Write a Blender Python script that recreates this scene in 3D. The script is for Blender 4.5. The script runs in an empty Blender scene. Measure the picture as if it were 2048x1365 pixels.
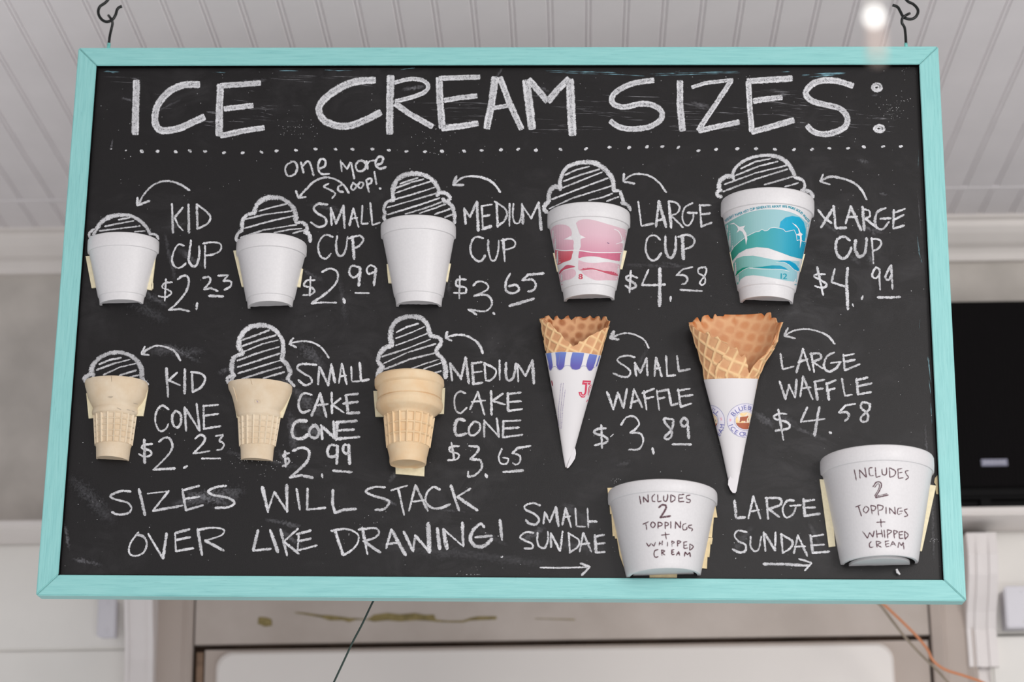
import bpy, bmesh, math, random
from mathutils import Vector, Matrix
from mathutils.bvhtree import BVHTree
from mathutils.geometry import delaunay_2d_cdt
random.seed(7)
sc = bpy.context.scene
COL = sc.collection
PI = math.pi

# ------------------------------------------------------------------ camera
F = 4416.42                                   # focal length in pixels of the 2048-wide frame
RC = Matrix(((0.99950125, -0.00248288, 0.03148153),
             (0.02927939, -0.30061784, -0.95329514),
             (0.01183082, 0.95374145, -0.30039521)))       # camera axes in the sign's frame
CL = Vector((0.0813402, -2.1480579, -0.7064164))           # camera position in the sign's frame
M3 = Matrix(((0.99937182, 0.02512821, 0.02499091),
             (-0.02504377, 0.99967956, -0.00368609),
             (-0.02507553, 0.00305791, 0.99968088)))       # the sign hangs a little askew in the room
MR = Matrix.Translation((0, 0, 2.2)) @ M3.to_4x4()
CW = MR @ CL
RW = M3 @ RC
cd = bpy.data.cameras.new('camera')
cam = bpy.data.objects.new('camera', cd)
COL.objects.link(cam)
cam.matrix_world = Matrix.Translation(CW) @ RW.to_4x4()
cd.sensor_width = 36.0
cd.lens = F / 2048 * 36
cd.clip_start = 0.05
cd.dof.use_dof = True
cd.dof.focus_distance = 2.25
cd.dof.aperture_fstop = 4.6
sc.camera = cam

# ------------------------------------------------------------------ light
w = bpy.data.worlds.new('world'); sc.world = w; w.use_nodes = True
bg = w.node_tree.nodes['Background']
bg.inputs[0].default_value = (0.975, 0.97, 1.0, 1); bg.inputs[1].default_value = 0.57
def area(name, loc, target, sx, sy, power, col):
    l = bpy.data.lights.new(name, 'AREA'); l.shape = 'RECTANGLE'; l.size = sx; l.size_y = sy
    l.energy = power; l.color = col
    o = bpy.data.objects.new(name, l); COL.objects.link(o)
    o.location = loc
    o.rotation_euler = (Vector(target) - Vector(loc)).to_track_quat('-Z', 'Y').to_euler()
    return o
area('window_light_right', (1.55, -2.1, 2.25), (0, 0.1, 2.15), 0.7, 0.7, 20.5, (1.0, 0.97, 0.94))
area('window_light_front', (0.3, -3.2, 2.40), (0.15, 0, 2.1), 0.6, 0.35, 7, (1.0, 0.98, 0.96))
area('fill_light_low', (0.5, -3.0, 0.9), (0.2, 0.6, 2.5), 2.4, 1.0, 23, (1.0, 0.985, 0.97))  # added fill from below to brighten the ceiling and back wall
sc.view_settings.view_transform = 'Standard'
sc.view_settings.look = 'None'
sc.view_settings.gamma = 1
sc.view_settings.use_curve_mapping = False
sc.view_settings.exposure = 0.0
sc.cycles.use_denoising = True

# ------------------------------------------------------------------ helpers
def B(px, py, y=0.0):
    """point of a plane parallel to the board (sign frame) seen at a photo position"""
    d = RC @ Vector(((px - 1024) / F, -(py - 682.5) / F, -1))
    return CL + d * ((y - CL.y) / d.y)
def proj(P):
    c = RC.transposed() @ (P - CL)
    return 1024 + F * c.x / -c.z, 682.5 - F * c.y / -c.z
def RP(px, py, Y):
    d = RW @ Vector(((px - 1024) / F, -(py - 682.5) / F, -1))
    return CW + d * ((Y - CW.y) / d.y)
def RZ(px, py, z):
    d = RW @ Vector(((px - 1024) / F, -(py - 682.5) / F, -1))
    return CW + d * ((z - CW.z) / d.z)

def tag(o, label=None, cat=None, group=None, kind=None):
    if label: o['label'] = label
    if cat: o['category'] = cat
    if group: o['group'] = group
    if kind: o['kind'] = kind
    return o
def empty(name, label, cat, loc, frame=None, group=None):
    o = bpy.data.objects.new(name, None); COL.objects.link(o)
    o.empty_display_size = 0.02
    o.matrix_world = (frame if frame is not None else Matrix()) @ Matrix.Translation(loc)
    o['_o'] = list(loc)
    return tag(o, label, cat, group)
def mesh(name, verts, faces, mat, parent=None, frame=None, smooth=False, uv=None, attr=None, label=None, origin=None):
    me = bpy.data.meshes.new(name)
    off = Vector((0, 0, 0))
    if parent is not None and '_o' in parent: off = Vector(parent['_o'])
    elif origin is not None: off = Vector(origin)
    me.from_pydata([tuple(Vector(v) - off) for v in verts], [], faces)
    if uv is not None:
        L = me.uv_layers.new(name='UVMap')
        for lo in me.loops: L.data[lo.index].uv = uv[lo.vertex_index]
    if attr is not None:
        for an, vals in attr.items():
            a = me.attributes.new(an, 'FLOAT', 'POINT')
            a.data.foreach_set('value', vals)
    if smooth:
        for p in me.polygons: p.use_smooth = True
    me.materials.append(mat)
    me.update()
    o = bpy.data.objects.new(name, me); COL.objects.link(o)
    if parent is not None:
        o.parent = parent
        if '_o' in parent: o['_o'] = parent['_o']
    else:
        o.matrix_world = (frame if frame is not None else Matrix()) @ Matrix.Translation(off)
        o['_o'] = list(off)
    if label: o['label'] = label
    return o
def recalc(o):
    bm = bmesh.new(); bm.from_mesh(o.data); bmesh.ops.recalc_face_normals(bm, faces=bm.faces); bm.to_mesh(o.data); bm.free()
    return o
def boxgeo(x0, x1, y0, y1, z0, z1):
    v = [(x, y, z) for x in (x0, x1) for y in (y0, y1) for z in (z0, z1)]
    f = [(0, 1, 3, 2), (4, 6, 7, 5), (0, 4, 5, 1), (2, 3, 7, 6), (0, 2, 6, 4), (1, 5, 7, 3)]
    return v, f
def bevel(o, wd, seg=2):
    bm = bmesh.new(); bm.from_mesh(o.data)
    bmesh.ops.recalc_face_normals(bm, faces=bm.faces)
    bmesh.ops.bevel(bm, geom=list(bm.edges), offset=wd, segments=seg, affect='EDGES', clamp_overlap=True)
    bm.to_mesh(o.data); bm.free()
    return o
def catmull(P, n=6):
    if len(P) < 3: return [Vector(p) for p in P]
    P = [Vector(p) for p in P]; out = []
    Q = [2 * P[0] - P[1]] + P + [2 * P[-1] - P[-2]]
    for i in range(1, len(Q) - 2):
        a, b, c, d = Q[i - 1:i + 3]
        for k in range(n):
            t = k / n
            out.append(0.5 * ((2 * b) + (c - a) * t + (2 * a - 5 * b + 4 * c - d) * t * t + (3 * b - a - 3 * c + d) * t ** 3))
    out.append(P[-1]); return out
def tubegeo(P, r, n=10, caps=True):
    P = [Vector(p) for p in P]; V = []; Fc = []
    R = r if isinstance(r, (list, tuple)) else [r] * len(P)
    up = None
    for i, p in enumerate(P):
        t = (P[min(i + 1, len(P) - 1)] - P[max(i - 1, 0)]).normalized()
        if up is None:
            up = t.orthogonal().normalized()
        up = (up - t * up.dot(t)).normalized(); s = t.cross(up)
        for k in range(n):
            a = 2 * PI * k / n
            V.append(p + (up * math.cos(a) + s * math.sin(a)) * R[i])
    for i in range(len(P) - 1):
        for k in range(n):
            a = i * n + k; b = i * n + (k + 1) % n
            Fc.append((a, b, b + n, a + n))
    if caps:
        Fc.append(tuple(range(n))[::-1]); Fc.append(tuple(range((len(P) - 1) * n, len(P) * n)))
    return V, Fc

# ------------------------------------------------------------------ materials
def srgb(r, g, b):
    f = lambda c: (c / 255 / 12.92) if c / 255 <= 0.04045 else ((c / 255 + 0.055) / 1.055) ** 2.4
    return (f(r), f(g), f(b), 1)
class NT:
    def __init__(s, name):
        s.m = bpy.data.materials.new(name); s.m.use_nodes = True
        s.t = s.m.node_tree; s.n = s.t.nodes; s.l = s.t.links
        s.p = s.n['Principled BSDF']; s.o = s.n['Material Output']
    def new(s, typ, **kw):
        n = s.n.new(typ)
        for k, v in kw.items(): setattr(n, k, v)
        return n
    def coord(s, kind='Object', scale=(1, 1, 1)):
        c = s.new('ShaderNodeTexCoord'); m = s.new('ShaderNodeMapping'); m.inputs['Scale'].default_value = scale
        s.l.new(c.outputs[kind], m.inputs['Vector']); return m.outputs[0]
    def noise(s, vec, scale, detail=3, rough=0.5, dist=0):
        n = s.new('ShaderNodeTexNoise'); n.inputs['Scale'].default_value = scale; n.inputs['Detail'].default_value = detail
        n.inputs['Roughness'].default_value = rough; n.inputs['Distortion'].default_value = dist
        s.l.new(vec, n.inputs['Vector']); return n.outputs['Fac']
    def ramp(s, fac, stops):
        r = s.new('ShaderNodeValToRGB'); e = r.color_ramp.elements
        while len(e) < len(stops): e.new(0.5)
        for i, (p, c) in enumerate(stops):
            e[i].position = p; e[i].color = c if len(c) == 4 else (*c, 1)
        s.l.new(fac, r.inputs[0]); return r.outputs[0]
    def math(s, op, a, b=None, c=None, clamp=False):
        n = s.new('ShaderNodeMath', operation=op, use_clamp=clamp)
        for i, x in enumerate((a, b, c)):
            if x is None: continue
            if isinstance(x, (int, float)): n.inputs[i].default_value = x
            else: s.l.new(x, n.inputs[i])
        return n.outputs[0]
    def mix(s, f, a, b):
        n = s.new('ShaderNodeMix', data_type='RGBA')
        for i, x in ((0, f), (6, a), (7, b)):
            if isinstance(x, (int, float)): n.inputs[i].default_value = x
            elif isinstance(x, tuple): n.inputs[i].default_value = x
            else: s.l.new(x, n.inputs[i])
        return n.outputs[2]
    def bump(s, h, strength, dist=0.001):
        b = s.new('ShaderNodeBump'); b.inputs['Strength'].default_value = strength; b.inputs['Distance'].default_value = dist
        s.l.new(h, b.inputs['Height']); s.l.new(b.outputs[0], s.p.inputs['Normal'])
    def set(s, **kw):
        for k, v in kw.items():
            i = s.p.inputs[k]
            if hasattr(v, 'links') or hasattr(v, 'is_linked'): s.l.new(v, i)
            else: i.default_value = v
        return s
def plain(name, col, rough=0.6, spec=0.3, nscale=60, amt=0.06, bump=0.0):
    t = NT(name); v = t.coord()
    n = t.noise(v, nscale, 4)
    a = tuple(c * (1 - amt) for c in col[:3]) + (1,); b = tuple(min(1, c * (1 + amt)) for c in col[:3]) + (1,)
    t.set(**{'Base Color': t.ramp(n, [(0.35, a), (0.65, b)]), 'Roughness': rough, 'Specular IOR Level': spec})
    if bump: t.bump(n, bump)
    return t.m

def wood_paint(name, scale):
    t = NT(name); v = t.coord('Object', scale)
    n1 = t.noise(v, 520, 4, 0.6); n2 = t.noise(t.coord('Object', tuple(1 if q < 1 else 1 for q in scale)), 7, 3)
    n3 = t.noise(v, 1100, 2, 0.5)
    c = t.ramp(n1, [(0.30, srgb(134, 196, 195)), (0.5, srgb(144, 205, 203)), (0.72, srgb(152, 210, 208))])
    c2 = t.mix(t.math('MULTIPLY', t.ramp(n3, [(0.69, (0, 0, 0)), (0.76, (1, 1, 1))]), 0.35), c, srgb(70, 135, 140))
    t.set(**{'Base Color': c2, 'Roughness': t.math('MULTIPLY_ADD', n2, 0.2, 0.30), 'Specular IOR Level': 0.4})
    t.bump(n1, 0.5, 0.0006)
    return t.m
M_FH = wood_paint('teal_paint_horizontal', (0.05, 1, 1))
M_FV = wood_paint('teal_paint_vertical', (1, 1, 0.05))

t = NT('blackboard'); v = t.coord()
n1 = t.noise(v, 5, 5, 0.65, 0.6); n2 = t.noise(v, 900, 2); n3 = t.noise(t.coord('Object', (0.7, 1, 1.2)), 26, 4, 0.7, 1.0)
dust = t.math('MULTIPLY', t.ramp(n1, [(0.48, (0, 0, 0)), (0.78, (1, 1, 1))]), t.ramp(n3, [(0.42, (0, 0, 0)), (0.75, (1, 1, 1))]))
c = t.mix(t.math('MULTIPLY', dust, 0.11), t.ramp(n2, [(0.3, srgb(15, 12, 13)), (0.7, srgb(21, 19, 20))]), srgb(170, 168, 172))
t.set(**{'Base Color': c, 'Roughness': 0.43, 'Specular IOR Level': 0.36}); t.bump(n2, 0.25, 0.0004)
M_BOARD = t.m

def chalk(name, col, bias, gain, g1=1100, soft=1.0, amax=1.0, colvar=0.86, streak=None):
    t = NT(name)
    v = t.coord('Object', streak or (1, 1, 1))
    a = t.noise(v, g1, 2, 0.6); b = t.noise(v, g1 * 0.22, 2, 0.5)
    uv = t.new('ShaderNodeUVMap'); sx = t.new('ShaderNodeSeparateXYZ'); t.l.new(uv.outputs[0], sx.inputs[0])
    av = t.math('ABSOLUTE', sx.outputs[1]); e = t.math('POWER', av, 2.5 if soft >= 1 else 1.3)
    s = t.math('MULTIPLY_ADD', b, 0.5, a)                              # 0.45 .. 1.05
    s = t.math('SUBTRACT', s, t.math('MULTIPLY', e, 0.34 * soft if soft >= 1 else 0.6))
    al = t.math('MULTIPLY', t.math('ADD', s, bias), gain, clamp=True)
    al = t.math('MULTIPLY', al, amax, clamp=True)
    al = t.math('MULTIPLY', al, sx.outputs[0], clamp=True)
    t.set(**{'Base Color': t.ramp(a, [(0.30, tuple(c * colvar for c in col[:3])), (0.6, col)]), 'Roughness': 0.95,
             'Specular IOR Level': 0.05, 'Alpha': al})
    return t.m
CH = srgb(222, 222, 225)
M_CHALK = chalk('chalk', CH, -0.432, 4.4, 1150)
M_THICK = chalk('chalk_side_filled', srgb(210, 210, 214), -0.495, 3.8, 1150)
M_DUST = chalk('chalk_dust', srgb(205, 205, 212), -0.52, 2.0, 420, 0.5, 0.34)
M_STREAK = chalk('chalk_streak', srgb(205, 205, 210), -0.62, 5.0, 500, 0.5, 0.55, streak=(0.12, 1, 1))
M_BLUESM = chalk('blue_paint_smear', srgb(160, 210, 226), -0.56, 4.0, 500, 0.5, 0.9, streak=(0.15, 1, 1))
M_BLUESV = chalk('blue_paint_smear_upright', srgb(160, 205, 215), -0.62, 5.0, 500, 0.5, 0.8, streak=(1, 1, 0.15))
M_MARK = chalk('marker_ink', srgb(104, 74, 82), -0.38, 3.0, 900, 1.0, 0.88)

t = NT('foam'); v = t.coord(); vo = t.new('ShaderNodeTexVoronoi'); vo.inputs['Scale'].default_value = 420
t.l.new(v, vo.inputs['Vector'])
t.set(**{'Base Color': t.ramp(vo.outputs['Distance'], [(0.0, srgb(222, 220, 221)), (0.9, srgb(217, 215, 216))]), 'Roughness': 0.42,
         'Specular IOR Level': 0.4, 'Subsurface Weight': 0.0})
t.bump(vo.outputs['Distance'], 0.05, 0.0002); M_FOAM = t.m
M_TAPE = plain('foam_tape', srgb(232, 222, 190), 0.8, 0.1, 300, 0.05)
M_TAPEOLD = plain('masking_tape', srgb(222, 203, 162), 0.75, 0.15, 220, 0.08)

def wafer(name, c0, c1, cr):
    t = NT(name); v = t.coord()
    n = t.noise(v, 45, 4, 0.6); n2 = t.noise(v, 700, 3)
    at = t.new('ShaderNodeAttribute', attribute_name='ridge')
    c = t.ramp(n, [(0.32, c0), (0.68, c1)])
    c = t.mix(t.math('MULTIPLY', at.outputs['Fac'], 0.5), c, cr)
    t.set(**{'Base Color': c, 'Roughness': 0.6, 'Specular IOR Level': 0.25}); t.bump(n2, 0.2, 0.0005)
    return t.m
M_CAKE1 = wafer('cake_wafer_pale', srgb(214, 192, 162), srgb(224, 208, 184), srgb(236, 222, 196))
M_CAKE2 = wafer('cake_wafer_golden', srgb(224, 190, 148), srgb(229, 206, 172), srgb(238, 212, 172))
def waffle_mat(name, dark):
    t = NT(name); v = t.coord()
    n = t.noise(v, 60, 5, 0.6); n2 = t.noise(v, 500, 3)
    r = t.new('ShaderNodeAttribute', attribute_name='ridge'); q = t.new('ShaderNodeAttribute', attribute_name='toast')
    c = t.ramp(n, [(0.3, srgb(206, 150, 108)), (0.7, srgb(222, 174, 130))])
    c = t.mix(r.outputs['Fac'], c, srgb(236, 198, 148))
    tt = t.math('MULTIPLY', q.outputs['Fac'], t.math('MULTIPLY_ADD', n, 1.4, 0.25), clamp=True)
    c = t.mix(tt, c, dark)
    t.set(**{'Base Color': c, 'Roughness': 0.55, 'Specular IOR Level': 0.3}); t.bump(n2, 0.3, 0.0006)
    return t.m
M_WAF_S = waffle_mat('waffle_toasted', srgb(152, 84, 38))
M_WAF_L = waffle_mat('waffle_golden', srgb(190, 108, 50))
M_PAPER = plain('white_paper', srgb(222, 219, 220), 0.5, 0.3, 30, 0.02)
M_PAPER2 = plain('white_paper_fold', srgb(224, 221, 223), 0.5, 0.3, 30, 0.01)
def ink(name, col, amt=0.04): return plain(name, col, 0.5, 0.25, 250, amt)
M_BLACK = plain('black_wire', srgb(12, 16, 15), 0.3, 0.4, 200, 0.2)
M_WIRETEAL = plain('teal_painted_wire', srgb(120, 196, 190), 0.5, 0.3, 200, 0.2)

# =================================================================== room
CZ, SHY = 2.60, 0.70
M_CEIL = plain('ceiling_paint', srgb(232, 228, 229), 0.45, 0.3, 9, 0.03, 0.05)
M_WALL = plain('grey_plaster', srgb(197, 191, 184), 0.9, 0.1, 14, 0.10, 0.2)
M_TRIM = plain('white_trim_paint', srgb(222, 216, 211), 0.45, 0.3, 12, 0.03)
M_SHELF = plain('white_shelf_paint', srgb(226, 220, 216), 0.45, 0.3, 12, 0.03)
M_WALL2 = plain('white_wall_paint', srgb(233, 230, 225), 0.6, 0.2, 8, 0.03)
M_BEIGE = plain('beige_door_paint', srgb(188, 175, 166), 0.55, 0.25, 6, 0.05)

# ceiling: beadboard planks with a bead between two grooves along each joint
PW = 0.04316; XG0 = RZ(331, 0, CZ)
gd = Vector((0.0262, 0.99966, 0)); YS = 0.6845; YC = 0.80
back = mesh('ceiling', *boxgeo(-2.4, 2.4, -4.2, 1.2, CZ + 0.014, CZ + 0.05), M_CEIL)
tag(back, kind='structure')
def plank_mesh(name, y0, y1, shift):
    prof = [(0.0, 0.010), (0.0, 0.0024), (0.0009, 0.0014), (0.0020, 0.0001), (0.0030, 0.0001), (0.0042, 0.0014), (0.0047, 0.0022), (0.0053, 0.0022),
            (0.0070, 0.0), (PW - 0.0018, 0.0), (PW, 0.0024), (PW, 0.010)]
    V = []; Fc = []
    for y in (y0, y1):
        for x, z in prof: V.append((x + gd.x * y + shift, y, z))
    n = len(prof)
    for i in range(n - 1): Fc.append((i, i + 1, n + i + 1, n + i))
    Fc.append(tuple(range(n))); Fc.append(tuple(range(n, 2 * n))[::-1])
    me = bpy.data.meshes.new(name); me.from_pydata(V, [], Fc); me.materials.append(M_CEIL); me.update()
    return me
pmA = plank_mesh('plank', -1.2, YS - 0.004, 0); pmB = plank_mesh('plank', YS + 0.004, YC + 0.03, -0.0035)
for pm in (pmA, pmB):
    for i in range(-34, 62):
        x = XG0.x - 0.0065 - gd.x * XG0.y + i * PW
        o = bpy.data.objects.new('plank', pm); COL.objects.link(o); o.parent = back
        o.location = (x, 0, CZ)
o = mesh('seam_strip', *boxgeo(-2.2, 2.2, YS - 0.0045, YS + 0.0045, CZ - 0.0006, CZ + 0.012), M_CEIL, back)
# crown moulding
prof = [(0.785, CZ + 0.01), (0.785, CZ - 0.004), (0.792, CZ - 0.006), (0.794, CZ - 0.014), (0.800, CZ - 0.022), (0.812, CZ - 0.033), (0.822, CZ - 0.038),
        (0.826, CZ - 0.044), (0.829, CZ - 0.054), (0.845, CZ - 0.054), (0.845, CZ + 0.01)]
V = [(x, y, z) for x in (-2.2, 2.2) for y, z in prof]; n = len(prof)
Fc = [(i, (i + 1) % n, n + (i + 1) % n, n + i) for i in range(n)] + [tuple(range(n)), tuple(range(n, 2 * n))]
tag(recalc(mesh('trim_1', V, Fc, M_TRIM)), kind='structure')
# back wall: grey plaster above the shelf, white painted below it
tag(mesh('wall_back', *boxgeo(-2.2, 2.2, 0.84, 0.92, 2.1, CZ + 0.05), M_WALL), kind='structure')
wlow = tag(mesh('wall_below_shelf', *boxgeo(-2.2, 2.2, 0.86, 0.93, 0.9, 2.1), M_WALL2), kind='structure')
wlow.name = 'wall_back'
zt = RP(60, 1040, SHY).z; zb = RP(60, 1056, SHY).z
sh = mesh('wall_shelf', *boxgeo(-2.1, 2.1, SHY, 0.86, zb, zt), M_SHELF); bevel(sh, 0.003)
tag(sh, 'long white painted wall shelf running behind the hanging board', 'shelf')
# fascia panels on the wall to the left and the right below the shelf
def xat(px, py, Y): return RP(px, py, Y).x
YF = 0.80
xl0 = xat(290, 1290, YF)
fa = mesh('panel_upper', *boxgeo(-1.6, xl0, YF, 0.86, RP(60, 1302, YF).z + 0.0004, zb), M_WALL2)
fb = mesh('panel_lower', *boxgeo(-1.6, xl0 + 0.02, YF, 0.86, 0.95, RP(60, 1302, YF).z - 0.0004), M_WALL2)
for f_ in (fa, fb): bevel(f_, 0.0025); f_.name = 'panel'; f_.parent = wlow
fr = mesh('panel', *boxgeo(xat(1985, 1290, YF), 1.6, YF, 0.86, RP(2030, 1268, YF).z, zb), M_WALL2); bevel(fr, 0.004); fr.parent = wlow
fr = mesh('panel', *boxgeo(xat(1975, 1290, YF), 1.6, YF - 0.01, 0.86, 0.95, RP(2030, 1275, YF).z), M_WALL2); bevel(fr, 0.004); fr.parent = wlow

# door surround behind the lower edge of the sign
YD = 0.79
door = empty('door_1', None, None, (0.07, YD, 1.2)); tag(door, kind='structure')
xa = xat(268, 1290, YD); xb = xat(392, 1290, YD); xc = xat(1856, 1270, YD); xd = xat(1950, 1270, YD)
zg = RP(1000, 1284, YD).z
t = NT('cracked_door_paint'); v = t.coord(); n = t.noise(v, 7, 5, 0.55)
t.set(**{'Base Color': t.ramp(n, [(0.35, srgb(180, 168, 159)), (0.65, srgb(197, 186, 178))]), 'Roughness': 0.55})
M_HEAD = t.m
hd = mesh('lintel', *boxgeo(xb - 0.002, xc + 0.002, YD, 0.86, zg + 0.0015, zb - 0.01), M_HEAD, door)
def jamb(x0, x1, side):
    V = [];
    pr = [(x0, YD + 0.02), (x0, YD - 0.006), (x0 + 0.012, YD - 0.012), (x0 + 0.02, YD - 0.005), (x1 - 0.015, YD - 0.005), (x1 - 0.006, YD - 0.01), (x1, YD - 0.004), (x1, YD + 0.06), (x0, YD + 0.06)]
    for z in (0.9, zb - 0.01):
        for x, y in pr: V.append((x, y, z))
    n = len(pr); Fc = [(i, (i + 1) % n, n + (i + 1) % n, n + i) for i in range(n)] + [tuple(range(n)), tuple(range(n, 2 * n))]
    return recalc(mesh('jamb', V, Fc, M_BEIGE, door))
jamb(xa, xb - 0.004, 0); jamb(xc + 0.004, xd, 1)
M_GAP = plain('dark_gap', srgb(58, 46, 38), 0.9, 0.05, 40, 0.3)
mesh('gap_backing', *boxgeo(xb - 0.004, xc + 0.004, YD + 0.012, 0.858, 0.9, zg + 0.004), M_GAP, door)
# worn yellow cracks on the lintel: shallow flaked patches
M_CRACK = plain('old_yellow_paint', srgb(138, 124, 84), 0.8, 0.1, 90, 0.25)
def crack(P, wpx):
    V = []; Fc = []
    for i, (x, y) in enumerate(P):
        h = wpx[i] / 2
        V += [RP(x, y - h - random.uniform(-0.1, 0.16) * wpx[i], YD - 0.0006), RP(x, y + h + random.uniform(-0.1, 0.25) * wpx[i], YD - 0.0006)]
        if i: k = 2 * i; Fc.append((k - 2, k - 1, k + 1, k))
    mesh('paint_crack', V, Fc, M_CRACK, door)
crack([(516, 1244), (519, 1243), (530, 1245), (540, 1244), (544, 1246)], [13, 15, 18, 15, 12])
crack([(590, 1226), (610, 1228), (640, 1233), (660, 1236), (685, 1238), (698, 1242), (712, 1239), (735, 1240), (748, 1236), (775, 1233), (800, 1237), (830, 1235),
       (850, 1236), (868, 1237), (872, 1242), (895, 1244), (925, 1244), (940, 1239), (955, 1237), (990, 1237), (993, 1237)],
      [2, 3, 5, 8, 6, 8, 3, 2, 12, 14, 13, 15, 13, 12, 4, 3, 3, 5, 6, 6, 5])
crack([(1070, 1238), (1110, 1239), (1150, 1240)], [1, 1.5, 2])
# door leaf edge and the rounded white panel
zl = zg - 0.0055
mesh('door_leaf', *boxgeo(xb + 0.012, xc - 0.0, YD + 0.004, YD + 0.03, 0.9, zl), M_BEIGE, door)
mesh('gap_strip', *boxgeo(xb + 0.001, xb + 0.010, YD + 0.003, YD + 0.02, 0.9, zl - 0.003), plain('brown_weatherstrip', srgb(140, 116, 98), 0.8, 0.1, 60, 0.2), door)
x0 = xat(432, 1330, YD - 0.01); x1 = xat(1787, 1310, YD - 0.01); z1 = RP(1100, 1296, YD - 0.01).z
V = []; r = 0.022
out = [(x0, 0.9), (x1, 0.9)]
for k in range(9): a = k / 8 * PI / 2; out.append((x1 - r + r * math.cos(a), z1 - r + r * math.sin(a)))
for k in range(9): a = PI / 2 + k / 8 * PI / 2; out.append((x0 + r + r * math.cos(a), z1 - r + r * math.sin(a)))
n = len(out); V = [(x, YD + 0.004, z) for x, z in out] + [(x, YD - 0.008, z) for x, z in out] + [(x + (0.004 if x < 0.07 else -0.004), YD - 0.012, z - 0.004) for x, z in out]
Fc = [(i, (i + 1) % n, n + (i + 1) % n, n + i) for i in range(n)] + [(n + i, n + (i + 1) % n, 2 * n + (i + 1) % n, 2 * n + i) for i in range(n)] + [tuple(range(2 * n, 3 * n))]
recalc(mesh('door_panel', V, Fc, plain('glossy_white_panel', srgb(230, 224, 219), 0.3, 0.4, 5, 0.02), door))

# shelf brackets (corbels)
def corbel(name, label, cx, wd, ptsYZ, mat, ridges):
    e = empty(name, label, 'bracket', (cx, 0.84, ptsYZ[-1][1]), group='brackets under the wall shelf')
    def slab(nm, xa_, xb_, dy):
        n = len(ptsYZ)
        V = [(x, y + (dy if i not in (0, n - 1) else 0), z) for x in (xa_, xb_) for i, (y, z) in enumerate(ptsYZ)]
        V += [(x, 0.862, z) for x in (xa_, xb_) for y, z in ptsYZ]
        Fc = []
        for i in range(n - 1):
            Fc.append((i, i + 1, n + i + 1, n + i))
            Fc.append((i, 2 * n + i, 2 * n + i + 1, i + 1)); Fc.append((n + i, n + i + 1, 3 * n + i + 1, 3 * n + i))
        Fc.append((0, n, 3 * n, 2 * n)); Fc.append((n - 1, 3 * n - 1, 4 * n - 1, 2 * n - 1))
        return recalc(mesh(nm, V, Fc, mat, e))
    slab('bracket_body', cx - wd / 2, cx + wd / 2, 0.0)
    for a, b in ridges: slab('moulding', cx + a * wd, cx + b * wd, -0.0028)
    return e
def yz(px, py, Y): return (Y, RP(px, py, Y).z)
M_COR = plain('bracket_white', srgb(226, 220, 218), 0.4, 0.35, 10, 0.02)
pr = [yz(1960, 1066, 0.735), yz(1960, 1110, 0.735), yz(1960, 1150, 0.742), yz(1955, 1190, 0.756), yz(1945, 1225, 0.772), yz(1940, 1260, 0.782), yz(1938, 1335, 0.782), yz(1938, 1337, 0.80), yz(1938, 1400, 0.80)]
corbel('shelf_bracket', 'white moulded shelf bracket right of the turquoise frame under the black box', xat(1963, 1180, 0.76), 0.040, pr, M_COR, [(-0.49, -0.34), (-0.22, -0.08), (0.2, 0.49)])
pr = [yz(280, 1150, 0.735), yz(280, 1200, 0.737), yz(285, 1240, 0.745), yz(290, 1280, 0.755), yz(290, 1320, 0.76), yz(290, 1420, 0.762)]
corbel('shelf_bracket', 'white curved shelf bracket below the lower left corner of the turquoise frame', xat(277, 1290, 0.75), 0.038, pr, M_COR, [(-0.49, -0.36), (0.3, 0.49)])

# small white boxes fixed to the wall
def wallbox(label, px0, px1, py0, py1, Y, dep, name='junction_box'):
    a = RP(px0, py1, Y); b = RP(px1, py0, Y)
    e = empty(name, label, 'electrical box', ((a.x + b.x) / 2, Y + dep, a.z))
    m_ = plain('box_plastic', srgb(214, 212, 218), 0.4, 0.35, 10, 0.02)
    bevel(mesh('cover', *boxgeo(a.x, b.x, Y, Y + 0.006, a.z, b.z), m_, e), 0.002)
    bevel(mesh('housing', *boxgeo(a.x + 0.002, b.x - 0.002, Y + 0.006, Y + dep, a.z + 0.002, b.z - 0.002), m_, e), 0.001)
    for z in (a.z + 0.008, b.z - 0.008):
        V, Fc = tubegeo([((a.x + b.x) / 2, Y + 0.001, z), ((a.x + b.x) / 2, Y - 0.0012, z)], 0.002, 8)
        mesh('screw', V, Fc, m_, e)
wallbox('small white box on the wall at the right edge beside the moulded bracket', 2014, 2080, 1172, 1256, 0.76, 0.04)
wallbox('small pale box beside the curved bracket under the frame corner', 193, 234, 1195, 1275, 0.775, 0.03)

# black speaker box with grille on the shelf
YB = 0.715
a = RP(1880, 1011, YB); b = RP(1880, 600, YB)
xs0 = xat(1880, 800, YB); xs1 = xs0 + 0.26
sp = empty('speaker_box', 'black box with ribbed front grille and small silver badge standing on the shelf', 'speaker', ((xs0 + xs1) / 2, 0.78, zt))
M_SPK = plain('black_plastic', srgb(9, 8, 9), 0.6, 0.12, 60, 0.1)
bevel(mesh('cabinet', *boxgeo(xs0, xs1, YB + 0.006, 0.835, zt + 0.016, b.z), M_SPK, sp), 0.004)
t = NT('grille_cloth'); v = t.coord(); wv = t.new('ShaderNodeTexWave', bands_direction='X'); wv.inputs['Scale'].default_value = 60; t.l.new(v, wv.inputs['Vector'])
t.set(**{'Base Color': t.ramp(wv.outputs['Fac'], [(0, srgb(8, 7, 8)), (1, srgb(17, 14, 15))]), 'Roughness': 0.8, 'Specular IOR Level': 0.1}); t.bump(wv.outputs['Fac'], 0.5, 0.002)
zgr = RP(1990, 975, YB).z
bevel(mesh('grille', *boxgeo(xs0 + 0.004, xs1 - 0.004, YB, YB + 0.008, zgr, b.z - 0.004), t.m, sp), 0.002)
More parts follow.
